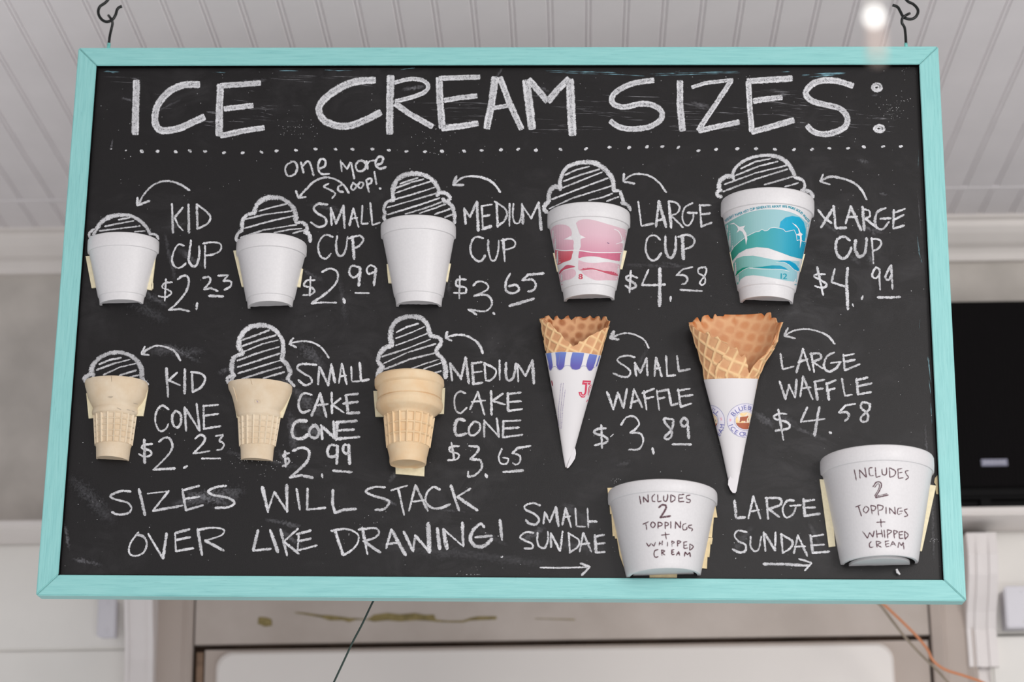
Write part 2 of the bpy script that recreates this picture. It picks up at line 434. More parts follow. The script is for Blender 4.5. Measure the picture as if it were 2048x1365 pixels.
mesh('base', *boxgeo(xs0 + 0.01, xs1 - 0.01, YB + 0.02, 0.83, zt + 0.0002, zt + 0.018), M_SPK, sp)
mesh('foot', *boxgeo(xat(1965, 1000, YB), xat(1985, 1000, YB), YB + 0.012, YB + 0.03, zt + 0.0002, zt + 0.016), M_SPK, sp)
p0 = RP(1963, 933, YB - 0.002); p1 = RP(2015, 918, YB - 0.002)
bd = bevel(mesh('badge', *boxgeo(p0.x, p1.x, YB - 0.002, YB + 0.002, p0.z, p1.z), plain('badge_silver', srgb(120, 120, 140), 0.4, 0.5, 60, 0.05), sp), 0.0006)
M_BL = plain('badge_letters', srgb(230, 230, 240), 0.4, 0.5, 60, 0.02)
for k in range(6):
    x = p0.x + (p1.x - p0.x) * (0.10 + 0.14 * k); q = (p1.x - p0.x) * 0.085; zz0 = p0.z + 0.0025; zz1 = p1.z - 0.0025
    V = [(x, YB - 0.0024, zz0), (x + q * 0.4, YB - 0.0024, zz1), (x + q, YB - 0.0024, zz0), (x + q * 0.4, YB - 0.0024, (zz0 + zz1) / 2)]
    mesh('badge_mark', V, [(0, 1, 2, 3)], M_BL, bd)

# wires
def wire(name, label, cat, pts, r, mat):
    V, Fc = tubegeo(catmull(pts, 8), r, 8)
    o = mesh(name, V, Fc, mat, origin=pts[0], smooth=True); tag(o, label, cat, 'cables below the board'); return o
wire('cable', 'thin dark green cable slanting down from behind the middle of the board', 'cable',
     [B(775, 1140, 0.035), B(758, 1180, 0.05), B(742, 1212, 0.055), B(724, 1250, 0.058), B(706, 1284, 0.06), B(690, 1318, 0.06), B(668, 1365, 0.06), B(640, 1425, 0.06), B(600, 1540, 0.062), B(575, 1700, 0.065), B(570, 2600, 0.065)], 0.0010, plain('green_cable', srgb(28, 50, 44), 0.4, 0.4, 60, 0.1)).matrix_world = MR @ Matrix.Translation(B(775, 1140, 0.035))
YO = 0.62
wire('cable', 'thin orange cable sagging below the lower right corner of the frame', 'cable',
     [RP(1700, 1040, YO + 0.07), RP(1712, 1120, YO + 0.04), RP(1735, 1180, YO), RP(1770, 1212, YO), RP(1802, 1242, YO), RP(1835, 1275, YO), RP(1855, 1300, YO), RP(1866, 1322, YO), RP(1890, 1340, YO), RP(1930, 1353, YO), RP(1970, 1368, YO), RP(2030, 1400, YO), RP(2070, 1480, YO), RP(2085, 1600, YO), RP(2080, 2500, YO)], 0.0017,
     plain('orange_cable', srgb(205, 135, 95), 0.5, 0.3, 60, 0.05))
YO = 0.635
wire('cable', 'thin beige grey cable running just below the orange one', 'cable',
     [RP(1690, 1040, YO + 0.06), RP(1708, 1130, YO + 0.03), RP(1740, 1190, YO), RP(1763, 1214, YO), RP(1785, 1243, YO), RP(1810, 1275, YO), RP(1840, 1308, YO), RP(1870, 1337, YO), RP(1898, 1368, YO), RP(1940, 1420, YO), RP(1990, 1520, YO), RP(2020, 1650, YO), RP(2030, 2500, YO)], 0.0017,
     plain('beige_cable', srgb(150, 138, 122), 0.5, 0.3, 60, 0.05))

# =================================================================== the sign
W2, H2, FW = 0.457, 0.2963461, 0.0210307
sign = empty('chalkboard_sign', 'large black chalkboard menu in a turquoise painted wooden frame hanging from two hooks', 'chalkboard', (0, 0, 0), MR)
YFR, YBK = -0.006, 0.014
mesh('board_panel', *boxgeo(-W2 + 0.008, W2 - 0.008, 0.0, 0.006, -H2 + 0.008, H2 - 0.008), M_BOARD, sign)
def rail(c0, c1, c2, c3, mat):
    V = [(x, y, z) for y in (YFR, YBK) for x, z in (c0, c1, c2, c3)]
    Fc = [(0, 1, 2, 3), (4, 7, 6, 5), (0, 4, 5, 1), (1, 5, 6, 2), (2, 6, 7, 3), (3, 7, 4, 0)]
    return bevel(mesh('frame_rail', V, Fc, mat, sign), 0.0009, 2)
g = 0.00025; iw, ih = W2 - FW, H2 - FW
rail((-W2 + g, H2), (W2 - g, H2), (iw - g, ih), (-iw + g, ih), M_FH)
rail((-W2 + g, -H2), (-iw + g, -ih), (iw - g, -ih), (W2 - g, -H2), M_FH)
rail((-W2, H2 - g), (-iw, ih - g), (-iw, -ih + g), (-W2, -H2 + g), M_FV)
rail((W2, H2 - g), (W2, -H2 + g), (iw, -ih + g), (iw, ih - g), M_FV)
M_INSHADOW = plain('inner_shadow_black', srgb(10, 9, 10), 0.7, 0.1, 60, 0.1)  # thin black strips put in for the shadow along the frame's inner edges
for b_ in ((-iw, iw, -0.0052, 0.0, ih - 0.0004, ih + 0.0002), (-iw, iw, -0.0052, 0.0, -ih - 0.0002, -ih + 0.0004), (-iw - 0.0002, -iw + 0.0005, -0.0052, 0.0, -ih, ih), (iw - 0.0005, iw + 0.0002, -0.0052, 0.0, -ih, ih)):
    mesh('frame_shadow_strip', *boxgeo(*b_), M_INSHADOW, sign)
def eye(pts, cut):
    P = catmull([B(x, y, 0.004 + dy) for x, y, dy in pts], 6)
    V, Fc = tubegeo(P, 0.0015, 10); e_ = mesh('hanging_eye', V, Fc, M_BLACK, sign, smooth=True)
    V, Fc = tubegeo([B(cut[0], cut[1], 0.004), B(cut[2], cut[3], 0.004), B(cut[2], cut[3] + 12, 0.004)], 0.0019, 10)
    mesh('paint_drip', V, Fc, M_WIRETEAL, e_, smooth=True)
eye([(217, 31, 0.003), (222, 38, -0.003), (225, 46, -0.002), (223, 57, 0), (220, 70, 0), (218, 85, 0), (216.5, 104, 0)], (218, 87, 217, 97))
eye([(1819, 27, 0.002), (1813, 30, -0.003), (1805, 36, -0.003), (1804, 46, -0.001), (1809, 55, 0), (1811, 70, 0), (1812, 88, 0), (1812.5, 104, 0)], (1811.5, 87, 1812.5, 97))
def hook(label, pts, shank):
    P = [MR @ B(x, y, 0.004) for x, y in pts]
    top = Vector((P[0].x + shank * 0.004, P[0].y, CZ + 0.004)); mid = Vector((P[0].x + shank * 0.003, P[0].y, P[0].z + 0.012))
    e = empty('ceiling_hook', label, 'hook', (top.x, top.y, CZ), group='hooks holding the hanging board')
    V, Fc = tubegeo(catmull([top, (top + mid) / 2, mid] + P, 6), 0.0016, 12)
    mesh('hook_wire', V, Fc, M_BLACK, e, smooth=True)
    V, Fc = tubegeo([top - Vector((0, 0, 0.0042)), top - Vector((0, 0, 0.0062)), top - Vector((0, 0, 0.0082))], [0.005, 0.0046, 0.0022], 14)
    mesh('collar', V, Fc, M_BLACK, e, smooth=True)
hook('black screw hook in the ceiling holding the left end of the chalkboard',
     [(219, -6), (211, 5), (200, 13), (196.5, 23), (199, 33), (206, 41), (215, 43.5), (225, 39), (231, 30), (234, 20), (238, 15), (244, 12.5)], 0.3)
hook('black screw hook in the ceiling holding the right end of the chalkboard',
     [(1808, -8), (1816, 3), (1826, 8), (1834, 16), (1836, 24), (1832, 33), (1824, 38), (1814, 37.5), (1806, 33), (1800, 22), (1795, 14), (1785, 10)], -0.3)

# ------------------------------------------------------------------ chalk work
SEQ = [0]
def board_map(x, y):
    return B(x, y, -0.0002)
def ribbon_geo(P, wpx, mapper, closed=False, pressure=1.0, jitter=0.10, lift=0.0, endpad=0.35, taper=False):
    """flat stroke: P in photo positions; returns verts, faces, uv"""
    n = len(P)
    if n < 2: return [], [], []
    # resample
    L = [0]
    for i in range(1, n): L.append(L[-1] + (P[i] - P[i - 1]).length)
    tot = L[-1]
    if tot < 1e-3: return [], [], []
    t0 = (P[1] - P[0]).normalized(); t1 = (P[-1] - P[-2]).normalized()
    P = [P[0] - t0 * wpx * endpad] + list(P) + [P[-1] + t1 * wpx * endpad]
    L = [0]
    for i in range(1, len(P)): L.append(L[-1] + (P[i] - P[i - 1]).length)
    tot = L[-1]; m = max(3, int(tot / max(2.2, wpx * 0.5)) + 1)
    Q = []; j = 0
    for k in range(m):
        s = tot * k / (m - 1)
        while j < len(L) - 2 and L[j + 1] < s: j += 1
        f = (s - L[j]) / max(1e-6, L[j + 1] - L[j]); Q.append(P[j].lerp(P[j + 1], f))
    V = []; UV = []; Fc = []; ww = pk_ = 0.0
    for k, q in enumerate(Q):
        tg = (Q[min(k + 1, m - 1)] - Q[max(k - 1, 0)])
        if tg.length < 1e-6: tg = t0
        tg = tg.normalized(); nn = Vector((-tg.y, tg.x))
        ww += random.uniform(-jitter, jitter) * 0.45; ww = max(-jitter * 1.1, min(jitter * 0.8, ww))
        pk_ += random.uniform(-jitter, jitter) * 0.5; pk_ = max(-jitter * 1.2, min(0.0, pk_))
        wk = wpx * (1 + ww + random.uniform(-jitter, jitter) * 0.3) * (0.5 if k in (0, m - 1) else 1.0) / 2
        for sgn in (-1, 0, 1):
            p = q + nn * wk * sgn
            v = mapper(p.x, p.y)
            if v is None: return [], [], []
            if lift: v = v + Vector((0, -lift, 0))
            V.append(v); UV.append((pressure * (1 + pk_) * (max(0.0, math.sin(PI * k / (m - 1))) ** 0.7 if taper else 1.0), float(sgn)))
        if k:
            b = 3 * k
            Fc += [(b - 3, b - 2, b + 1, b), (b - 2, b - 1, b + 2, b + 1)]
    return V, Fc, UV
class Geo:
    def __init__(s): s.V = []; s.F = []; s.U = []
    def add(s, g):
        V, Fc, U = g; b = len(s.V); s.V += V; s.F += [tuple(i + b for i in f) for f in Fc]; s.U += U
def strokes(txt, ox=0, oy=0, sc_=1.0):
    out = []
    for line in txt.replace('\n', ';').split(';'):
        line = line.strip()
        if not line: continue
        w_ = None
        if ':' in line: w_, line = line.split(':'); w_ = float(w_)
        sm = line[0] == '~'; line = line.lstrip('~-').strip()
        P = [Vector((ox + float(a.split(',')[0]) / sc_, oy + float(a.split(',')[1]) / sc_)) for a in line.split()]
        if sm: P = catmull(P, 7)
        out.append((w_, P))
    return out
def chalk_part(name, label, txt, reg, width=5.1, mat=None, parent=sign, split=None):
    if split:                                                    # one object per word: (strokes, word)
        ls_ = [l for l in txt.replace(';', '\n').split('\n') if l.strip()]; i = 0
        for n_, wd_ in split:
            chalk_part(name, 'chalk word ' + wd_, '\n'.join(ls_[i:i + n_]), reg, width, mat, parent); i += n_
        return
    g = Geo(); mat = mat or M_CHALK
    for w_, P in strokes(txt, *reg):
        SEQ[0] = (SEQ[0] + 1) % 60
        # a hand wobble
        P = [p + Vector((random.uniform(-.25, .25), random.uniform(-.25, .25))) for p in P]
        g.add(ribbon_geo(P, (w_ or width), board_map, pressure=random.uniform(0.86, 1.0), lift=SEQ[0] * 3e-6, jitter=0.22))
    return mesh(name, g.V, g.F, mat, parent, uv=g.U, label=label)
def thick_part(name, label, txt, reg, width):
    """letters laid down with the side of the chalk, then outlined"""
    g = Geo()
    for w_, P in strokes(txt, *reg):
        wd = w_ or width
        SEQ[0] = (SEQ[0] + 1) % 60; z = SEQ[0] * 3e-6
        g.add(ribbon_geo(P, wd, board_map, lift=z, jitter=0.06, pressure=0.97, endpad=0.1))
    o = mesh(name, g.V, g.F, M_THICK, sign, uv=g.U, label=label)
    g = Geo()
    for w_, P in strokes(txt, *reg):
        wd = w_ or width
        for s in (-1, 1):
            Q = []
            for k, q in enumerate(P):
                tg = (P[min(k + 1, len(P) - 1)] - P[max(k - 1, 0)]).normalized(); Q.append(q + Vector((-tg.y, tg.x)) * s * wd * 0.30)
            g.add(ribbon_geo(Q, wd * 0.40, board_map, lift=0.0002 + SEQ[0] * 1e-6 + (s + 1) * 3e-6, jitter=0.22, endpad=0.2))
    mesh('chalk_outline', g.V, g.F, M_CHALK, o, uv=g.U)
    return o

RA = (60, 0, 4.0147); RB = (520, 80, 4.0147); RCC = (980, 80, 4.0147); RD = (1440, 0, 4.0147)
RE = (140, 330, 4.0147); RF = (560, 300, 3.792); RG = (1040, 300, 4.266); RH = (1420, 290, 4.137)
RI = (140, 620, 4.015); RJ = (560, 600, 3.792); RK = (1050, 610, 3.9); RL = (1360, 600, 3.412)
RM = (60, 930, 3.531); RN = (600, 930, 3.938); RO = (1020, 920, 4.096); RPp = (1440, 860, 3.592)
TP = thick_part; CP = chalk_part
TP('chalk_word', 'large chalk word ICE', '''-855,648 850,850 846,1080
~1360,680 1230,685 1110,745 1030,840 1003,940 1020,1020 1080,1050 1200,1030 1300,985 1400,940
12:-1850,668 1700,678 1530,688
-1530,680 1520,900 1518,1090
12:-1560,875 1670,862 1790,848
12:-1530,1092 1700,1055 1880,1028''', RA, 15.5)
TP('chalk_word', 'large chalk word CREAM', '''~925,325 800,330 690,360 570,430 490,510 475,580 520,650 620,690 720,690 830,650 970,582
-1050,288 1042,500 1040,755
9:~1080,345 1180,318 1290,320 1350,365 1320,420 1220,460 1085,495
12:-1085,512 1210,600 1385,698
-1440,305 1445,500 1462,712
11:-1440,308 1600,303 1765,298
11:-1480,487 1600,465 1742,450
13:-1460,712 1600,695 1750,672
-1890,300 1862,500 1822,712
13:-1926,300 2000,500 2100,718
9:-1850,552 1950,535 2010,522''', RB, 15.5)
TP('chalk_word', 'large chalk letter M of the heading', '''17:-290,325 312,500 338,715
14:-310,318 390,410 460,495
14:-465,495 540,400 635,312
17:-640,318 648,500 662,765''', RCC, 16)
TP('chalk_word', 'large chalk word SIZES', '''12:~1315,325 1180,342 1060,385 985,450 990,515 1080,540 1200,515 1310,525 1378,580 1365,645 1270,700 1130,715 1030,695 965,650
-1525,330 1525,520 1545,730
8:-1620,382 1720,348 1950,320
11:-1935,330 1810,520 1672,728
12:-1675,730 1830,695 2000,660
12:-2075,335 2085,520 2103,735
13:-2066,332 2240,320 2425,310
12:-2116,492 2220,475 2345,462
13:-2100,740 2280,690 2440,645
13:~2915,370 2800,335 2690,325 2590,355 2536,425 2580,485 2690,520 2800,548 2860,605 2862,680 2795,730 2690,758 2600,738 2545,688''', RCC, 14)
for cx, cy, rx, ry in ((1754, 175, 9.5, 7.5), (1758.5, 257.5, 10, 7)):
    s_ = ' '.join('%.1f,%.1f' % (cx + rx * math.cos(a * PI / 6), cy + ry * math.sin(a * PI / 6)) for a in range(13))
    s2 = ' '.join('%.1f,%.1f' % (cx - 1 + rx * .5 * math.cos(a * PI / 4), cy + ry * .5 * math.sin(a * PI / 4)) for a in range(9))
    CP('chalk_dot', 'large chalk dot of the colon', '5.5:~' + s_ + '\n4:~' + s2, (0, 0, 1))
dots = '''222,298 252,301 283.4,303 315,303 351.5,304 380,302 410.5,303 448,306 485.5,306 523,304.6 553,302 592,301 631,298.5 671,299 705,299 745,298.5 777.6,300.7 813,303 850,303.5 884,303 928.5,302.5 963.4,301 1002,300 1036,299 1071.7,300.5 1121,299 1172,297.5 1219,294.7 1258.5,295.7 1294,293.7 1325,293.5 1356.4,295 1397,301.5 1432,299 1474.7,297.7 1512,297.4 1550,299 1588,299.4 1624,299 1658.7,297 1696,296.7 1727.7,294 1766,293 1802,293'''
for i, d in enumerate(dots.split()):
    x, y = map(float, d.split(',')); a = random.uniform(-0.6, 0.6); r_ = 1.5
    if i < 2: r_ = 0.8
    CP('chalk_dot', None, '%g:-%g,%g %g,%g' % (7.0 if i > 1 else 3.5, x - r_ * math.cos(a), y - r_ * math.sin(a), x + r_ * math.cos(a), y + r_ * math.sin(a)), (0, 0, 1))
CP('chalk_word', 'small chalk words one more scoop!', '''~265,975 215,1005 203,1050 225,1092 275,1080 300,1030 285,985 250,975
-330,985 348,1065
~338,1020 375,978 402,990 430,1088
~470,1035 520,1015 522,965 485,960 466,1020 490,1075 555,1076
-648,970 657,1055
-655,985 700,1035
-700,1035 730,980 755,1112
~790,972 768,1010 785,1052 830,1048 852,1000 820,970 785,975
-855,975 865,1035
~860,1000 885,972 925,970
~930,1008 980,985 985,942 945,945 928,1000 960,1035 1010,1022
~550,1155 512,1180 560,1203 605,1235 580,1270
~660,1162 628,1182 635,1215 668,1222
~750,1150 730,1185 750,1208 775,1172 745,1148
~800,1145 785,1175 812,1190 832,1152 800,1142
-855,1125 875,1222
~857,1125 890,1112 893,1145 862,1162
-920,1060 935,1158
-962,1192 968,1196''', RB, 5, split=[(4, 'one'), (7, 'more'), (20, 'scoop!')])
AR = 'curved chalk arrow'
CP('chalk_arrow', AR, '''~712,1228 670,1165 600,1118 520,1105 440,1135 370,1200 312,1265
5.5:-290,1215 308,1272 365,1262''', RB, 5)
CP('chalk_arrow', AR, '''~960,205 880,155 790,130 700,145 630,195 580,260 552,320
-542,265 540,328 638,290''', RE, 5)
CP('chalk_word', 'chalk words KID CUP', '''-820,315 822,430 826,545
-905,345 838,425
-840,425 870,490 905,525
-952,320 955,545
-1018,318 1022,515
~1018,318 1095,375 1128,425 1100,475 1028,513
~915,650 870,640 832,700 820,770 845,822 890,825 930,790
~972,608 960,700 955,770 985,815 1020,800 1038,720 1037,655
-1085,650 1085,828
~1070,632 1150,622 1212,640 1205,690 1150,720 1098,726''', RE, split=[(6, 'KID'), (9, 'CUP')])
CP('chalk_price', 'chalk price $2.23', '''~818,945 760,950 740,985 790,1005 815,1030 770,1062 712,1055
-770,920 760,1090
~865,920 900,895 940,895 955,940 930,1020 860,1110 797,1165
-795,1165 880,1158 958,1177
-1020,1110 1015,1160
~1070,910 1110,900 1130,922 1110,960 1077,998
-1077,1000 1130,990 1185,1013
-1190,890 1270,887 1232,930
~1232,932 1290,935 1290,975 1240,1003
-1115,1052 1230,1056''', RE)
SC = 'chalk drawing of hatched ice cream scoops'
CP('chalk_scoop', SC, '''10:~190,565 215,510 270,445 340,412 420,402 500,415 570,455 620,510 640,552
8:~195,575 160,578 155,548 185,522
7:~648,555 690,562 708,592
-280,495 395,470 510,450
-235,530 380,515 560,490
-520,538 600,530
4:-390,440 480,425''', RE, 3.8)
CP('chalk_scoop', SC, '''10:~1480,390 1500,320 1560,275 1630,262 1710,275 1780,330 1810,390 1814,455
8:~1480,385 1420,405 1385,450 1380,520
9:~1385,520 1345,555 1335,600 1350,612
8:~1815,465 1870,465 1905,505 1885,545
9:~1885,530 1920,560 1928,612
-1520,370 1620,340 1735,315
-1395,440 1560,400 1780,370
-1400,510 1620,450 1800,410
-1370,585 1550,525 1820,480
-1640,545 1760,520 1860,512
-1790,550 1900,520''', RE, 3.8)
CP('chalk_word', 'chalk words SMALL CUP', '''~360,415 290,410 255,445 285,482 345,520 345,568 290,585 235,550
-385,440 390,570
-390,450 425,560
-425,560 480,425
7:-480,425 490,590
-555,445 527,572
-555,445 595,585
-540,522 585,515
-625,425 618,562 665,558
-685,402 700,572 755,552
~400,660 345,645 300,690 290,750 310,810 350,825 385,790
~432,655 425,740 440,797 475,800 500,750 512,660
7:-550,660 562,825
~522,672 600,652 632,680 600,730 558,748''', RF, split=[(10, 'SMALL'), (9, 'CUP')])
CP('chalk_price', 'chalk price $2.99', '''~262,990 205,990 182,1030 240,1045 262,1075 225,1100 175,1102
-232,965 225,1105
~320,925 380,900 435,930 430,1000 360,1080 242,1162
-240,1165 320,1157 425,1160
7:-482,1132 490,1160
~598,890 545,880 525,930 555,970 598,940 605,892
6.5:-610,900 597,1030
~720,890 685,875 657,910 672,940 708,930
7:-727,900 712,1025
4.5:-572,1086 675,1088''', RF)
CP('chalk_scoop', SC, '''10:~862,380 855,310 880,240 940,192 1020,180 1110,197 1170,242 1205,305 1192,345
10:~862,378 812,397 787,440 798,490
8:~790,495 788,525 800,532
8:~1205,325 1260,330 1290,368 1262,392 1235,372
10:~1240,385 1295,415 1322,480 1325,550
-912,258 980,232 1045,212
-880,290 1000,245 1090,222
-878,328 1000,285 1140,240
-850,382 1000,340 1180,282
-815,438 1000,385 1185,330
-820,490 1050,420 1210,365
-950,487 1090,445 1230,395
-1060,482 1180,440 1270,405
-1175,490 1290,448
-1250,512 1312,488''', RF, 3.8)
CP('chalk_arrow', AR, '''~1670,320 1620,255 1550,215 1460,200 1380,212 1322,258
7:-1338,205 1315,262
-1315,265 1390,267''', RF)
CP('chalk_word', 'chalk words MEDIUM CUP', '''6.5:-1398,445 1408,560
-1400,450 1440,510
-1440,510 1490,395
7:-1492,395 1505,612
-1530,425 1538,602
-1530,428 1605,415
-1535,505 1590,495
6.5:-1535,602 1600,580
6.5:-1642,400 1652,580
~1630,392 1700,440 1722,490 1695,545 1650,578
-1742,410 1740,575
~1770,410 1765,500 1780,552 1815,550 1832,480 1835,410
6:-1839,425 1842,558
-1842,430 1905,520
-1905,520 1962,400
6.5:-1962,400 1980,605
~1540,670 1480,662 1447,720 1450,790 1490,840 1530,840 1556,800
~1580,685 1580,760 1602,835 1635,830 1655,760 1660,690
6.5:-1692,680 1705,842
~1680,687 1750,675 1785,705 1770,740 1700,760''', RF, split=[(16, 'MEDIUM'), (9, 'CUP')])
CP('chalk_price', 'chalk price $3.65', '''~1410,985 1345,985 1340,1030 1405,1045 1405,1085 1320,1085
-1365,958 1358,1125
~1465,1030 1500,1000 1560,1010 1580,1050 1530,1085 1472,1108
~1480,1105 1560,1100 1605,1140 1600,1190 1550,1225 1430,1212
4.5:-1428,1210 1490,1250
7:-1620,1240 1624,1245
~1745,940 1715,1000 1715,1068 1770,1088 1812,1060 1790,1025 1735,1035
5.5:-2000,937 1880,948 1838,990
~1838,990 1910,985 1940,1020 1925,1062 1882,1075
7:-1742,1183 1830,1158 1923,1130''', RF)
CP('chalk_scoop', SC, '''10:~340,335 345,250 390,160 460,120 560,105 660,120 740,180 790,255 797,345
11:~345,322 290,315 252,360 245,432
9:~252,440 212,470 205,510 230,532
8:~800,350 850,352 872,410 880,445
9:~870,452 920,472 940,510
-385,215 480,170 590,142
-372,268 520,212 680,165
-360,325 560,245 700,190
-272,422 500,335 750,240
-250,502 450,412 780,308
-590,432 700,405 790,372
-740,440 790,420 840,402''', RG, 3.8)
CP('chalk_arrow', AR, '''~1245,360 1190,285 1110,225 1000,205 930,228 882,268
5.5:-888,205 882,270 975,287''', RG)
CP('chalk_word', 'chalk words LARGE CUP', '''-1010,445 1035,650 1140,630
-1185,440 1158,655
7:-1185,440 1245,655
-1165,605 1225,590
6:-1270,440 1290,665
~1265,440 1330,450 1362,490 1340,540 1280,562
-1290,562 1390,660
~1470,455 1410,490 1385,560 1400,630 1440,645 1475,590 1480,545
-1430,537 1508,540
-1535,470 1547,655
-1535,475 1625,475
-1540,552 1620,543
-1545,655 1635,622
~1195,765 1150,730 1095,745 1072,820 1082,890 1120,942 1170,930 1205,880
6:~1240,740 1240,840 1262,910 1300,915 1325,850 1330,740
7.5:-1385,740 1395,930
~1350,742 1430,725 1485,760 1470,820 1395,852''', RG, split=[(13, 'LARGE'), (9, 'CUP')])
CP('chalk_price', 'chalk price $4.58', '''~1000,1092 935,1072 905,1100 975,1138 985,1170 945,1185 900,1160
6:-945,1035 935,1215
-1095,1025 1042,1145
-1040,1155 1140,1155 1238,1150
7.5:-1195,1015 1190,1330
-1285,1255 1285,1290
-1470,1000 1390,1020 1335,1070
~1340,1070 1405,1072 1430,1105 1410,1140 1382,1145
~1580,1002 1530,1010 1522,1050 1570,1080 1580,1130 1552,1155 1535,1130 1575,1075 1592,1020 1570,1000
-1370,1195 1460,1200 1550,1205''', RG)
CP('chalk_scoop', SC, '''9:~195,282 190,230 230,170 310,118 400,92 480,87 580,107 650,162 690,230 702,268
10:~190,262 130,262 82,300 75,362
8:~90,375 60,388 62,418 92,432
8:~705,270 768,292 785,345 770,370
9:~760,378 830,392 848,432
-255,197 380,137 500,115
-215,252 400,178 560,137
-120,327 380,232 630,172
-110,387 380,282 640,202
-450,330 590,290 680,262
-620,347 680,330 730,315''', RH, 3.8)
CP('chalk_arrow', AR, '''~1295,452 1250,370 1180,310 1080,275 990,265 912,300
-935,248 910,303 990,327''', RH)
CP('chalk_word', 'chalk words XLARGE CUP', '''-895,538 940,600 1005,648
6:-1012,535 920,682
6:-1022,505 1040,690 1125,687
-1165,510 1122,650
6.5:-1165,510 1250,705
-1135,600 1215,592
6.5:-1262,515 1275,705
~1275,532 1315,545 1322,590 1280,612
6:-1290,612 1385,690
6.5:~1450,525 1390,550 1365,620 1382,685 1430,697 1478,640
-1410,612 1495,607
6:-1520,540 1515,690
-1525,560 1610,530
-1520,620 1602,582
-1520,690 1605,667
6:~1155,790 1110,760 1055,780 1040,850 1062,920 1110,940 1150,900 1170,850
7:~1205,790 1200,860 1232,925 1280,900 1292,830 1296,775
5:-1338,772 1352,980
~1340,780 1400,785 1417,820 1390,860 1345,882''', RH, split=[(15, 'XLARGE'), (9, 'CUP')])
CP('chalk_price', 'chalk price $4.99', '''~950,1072 890,1072 858,1088 915,1120 965,1155 935,1185 870,1170
6:-888,1015 937,1240
-1032,1028 1007,1135
-1007,1137 1060,1155 1130,1175
6.5:-1140,1020 1128,1120 1140,1360
6:-1263,1255 1255,1277
4:-1180,1320 1185,1337
~1405,1032 1370,1017 1340,1080 1370,1105 1402,1070 1403,1030
5:-1400,1080 1408,1200
6:~1500,1000 1478,1030 1450,1100 1480,1117 1505,1060
6:-1498,1000 1510,1190
5:-1388,1262 1480,1264 1572,1260''', RH)
CP('chalk_scoop', SC, '''12:~185,530 172,480 215,405 295,357 380,342 460,357 530,402 572,470 578,560
10:~170,518 122,542 112,568 150,578
5:-590,560 628,598
-235,437 320,402 410,386
-215,482 350,432 480,400
-270,522 400,462 530,430
-400,527 530,487
-480,542 560,522''', RI, 4.2)
CP('chalk_arrow', AR, '''~885,405 840,335 770,300 690,290 620,320 578,355
-600,298 573,355 632,364''', RI)
CP('chalk_word', 'chalk words KID CONE', '''6.5:-775,470 787,697
-860,507 790,568
-795,568 882,605
6:-922,480 920,672
-980,500 985,657
~972,500 1050,512 1085,555 1055,620 985,660
~790,800 740,770 695,820 685,900 720,972 765,962 790,920
~850,812 822,850 828,920 860,947 890,910 888,840 855,812
6:-922,785 932,970
-925,790 1038,970
6:-1018,757 1042,970
6:-1072,770 1075,957
-1072,775 1190,765
-1085,850 1190,838
-1075,957 1208,935''', RI, split=[(6, 'KID'), (12, 'CONE')])
CP('chalk_price', 'chalk price $2.23', '''~658,1080 592,1085 578,1112 640,1130 652,1165 600,1182 555,1160
6.5:-598,1045 600,1230
~715,1060 760,1028 803,1040 822,1100 785,1170 672,1283
-670,1285 760,1278 842,1275
-915,1270 940,1257
~1005,1035 1050,1005 1085,1030 1062,1080 992,1153
-990,1155 1120,1135
-1172,1015 1230,1005 1200,1050
~1200,1055 1237,1080 1218,1120 1180,1127
5:-1060,1195 1205,1195''', RI)
CP('chalk_scoop', SC, '''10:~1387,348 1355,290 1375,210 1430,147 1510,127 1590,132 1660,177 1705,250 1712,330 1702,402
10:~1390,350 1322,380 1302,420 1300,500 1318,530
9:~1305,530 1262,548 1275,590 1312,545
10:~1700,400 1750,450 1768,510 1745,552
7:-1755,560 1800,612
-1390,242 1500,202 1600,165
-1385,292 1520,242 1652,205
-1395,337 1550,272 1670,245
-1345,410 1500,350 1680,298
-1345,462 1500,412 1682,352
-1350,512 1540,452 1692,405
-1380,557 1560,497 1700,458
-1550,552 1720,500''', RI, 4.2)
CP('chalk_arrow', AR, '''~370,440 320,370 240,322 150,315 72,332
6:-100,295 68,335 120,360''', RJ)
CP('chalk_word', 'chalk words SMALL CAKE CONE', '''6:~275,495 200,487 150,492 130,520 170,555 230,590 240,630 190,647 140,612
5:-298,510 290,642
-305,515 365,650
6:-365,650 390,490
7:-390,495 415,625
-470,485 447,630
-470,485 505,640
-455,582 500,575
-540,510 545,620 600,618
-605,478 615,617 675,605
6.5:~238,722 180,710 145,760 145,820 172,855 225,840
6:-305,712 240,880
6.5:-305,712 350,887
-275,802 360,792
6:-390,705 395,860
-460,748 400,795
-400,797 482,855
6:-500,725 515,860
-495,725 590,712
6:-480,787 590,775
6:-510,860 600,857
8:~200,918 125,925 92,980 102,1040 160,1055 215,1022
8:~258,952 225,985 228,1032 270,1050 300,1000 268,950
6.5:-312,960 320,1055
6.5:-312,955 412,1048
6.5:-405,925 415,1050
9:-435,930 425,1060
6:-425,932 580,920
6.5:-430,992 560,985
7:-430,1057 600,1042''', RJ, split=[(10, 'SMALL'), (11, 'CAKE'), (20, 'CONE')])
CP('chalk_price', 'chalk price $2.99', '''~70,1165 32,1172 28,1190 68,1212 60,1242 20,1262
-38,1150 42,1267
8:~100,1145 170,1122 220,1150 210,1220 150,1285 80,1345
6:-75,1347 160,1332 247,1350
5:-318,1325 320,1347
6:~432,1107 382,1102 360,1150 378,1190 430,1180 437,1112
6.5:-437,1110 430,1242
6:~520,1105 487,1102 478,1140 500,1170 525,1150
6.5:-522,1100 528,1245
5:-402,1296 545,1308''', RJ)
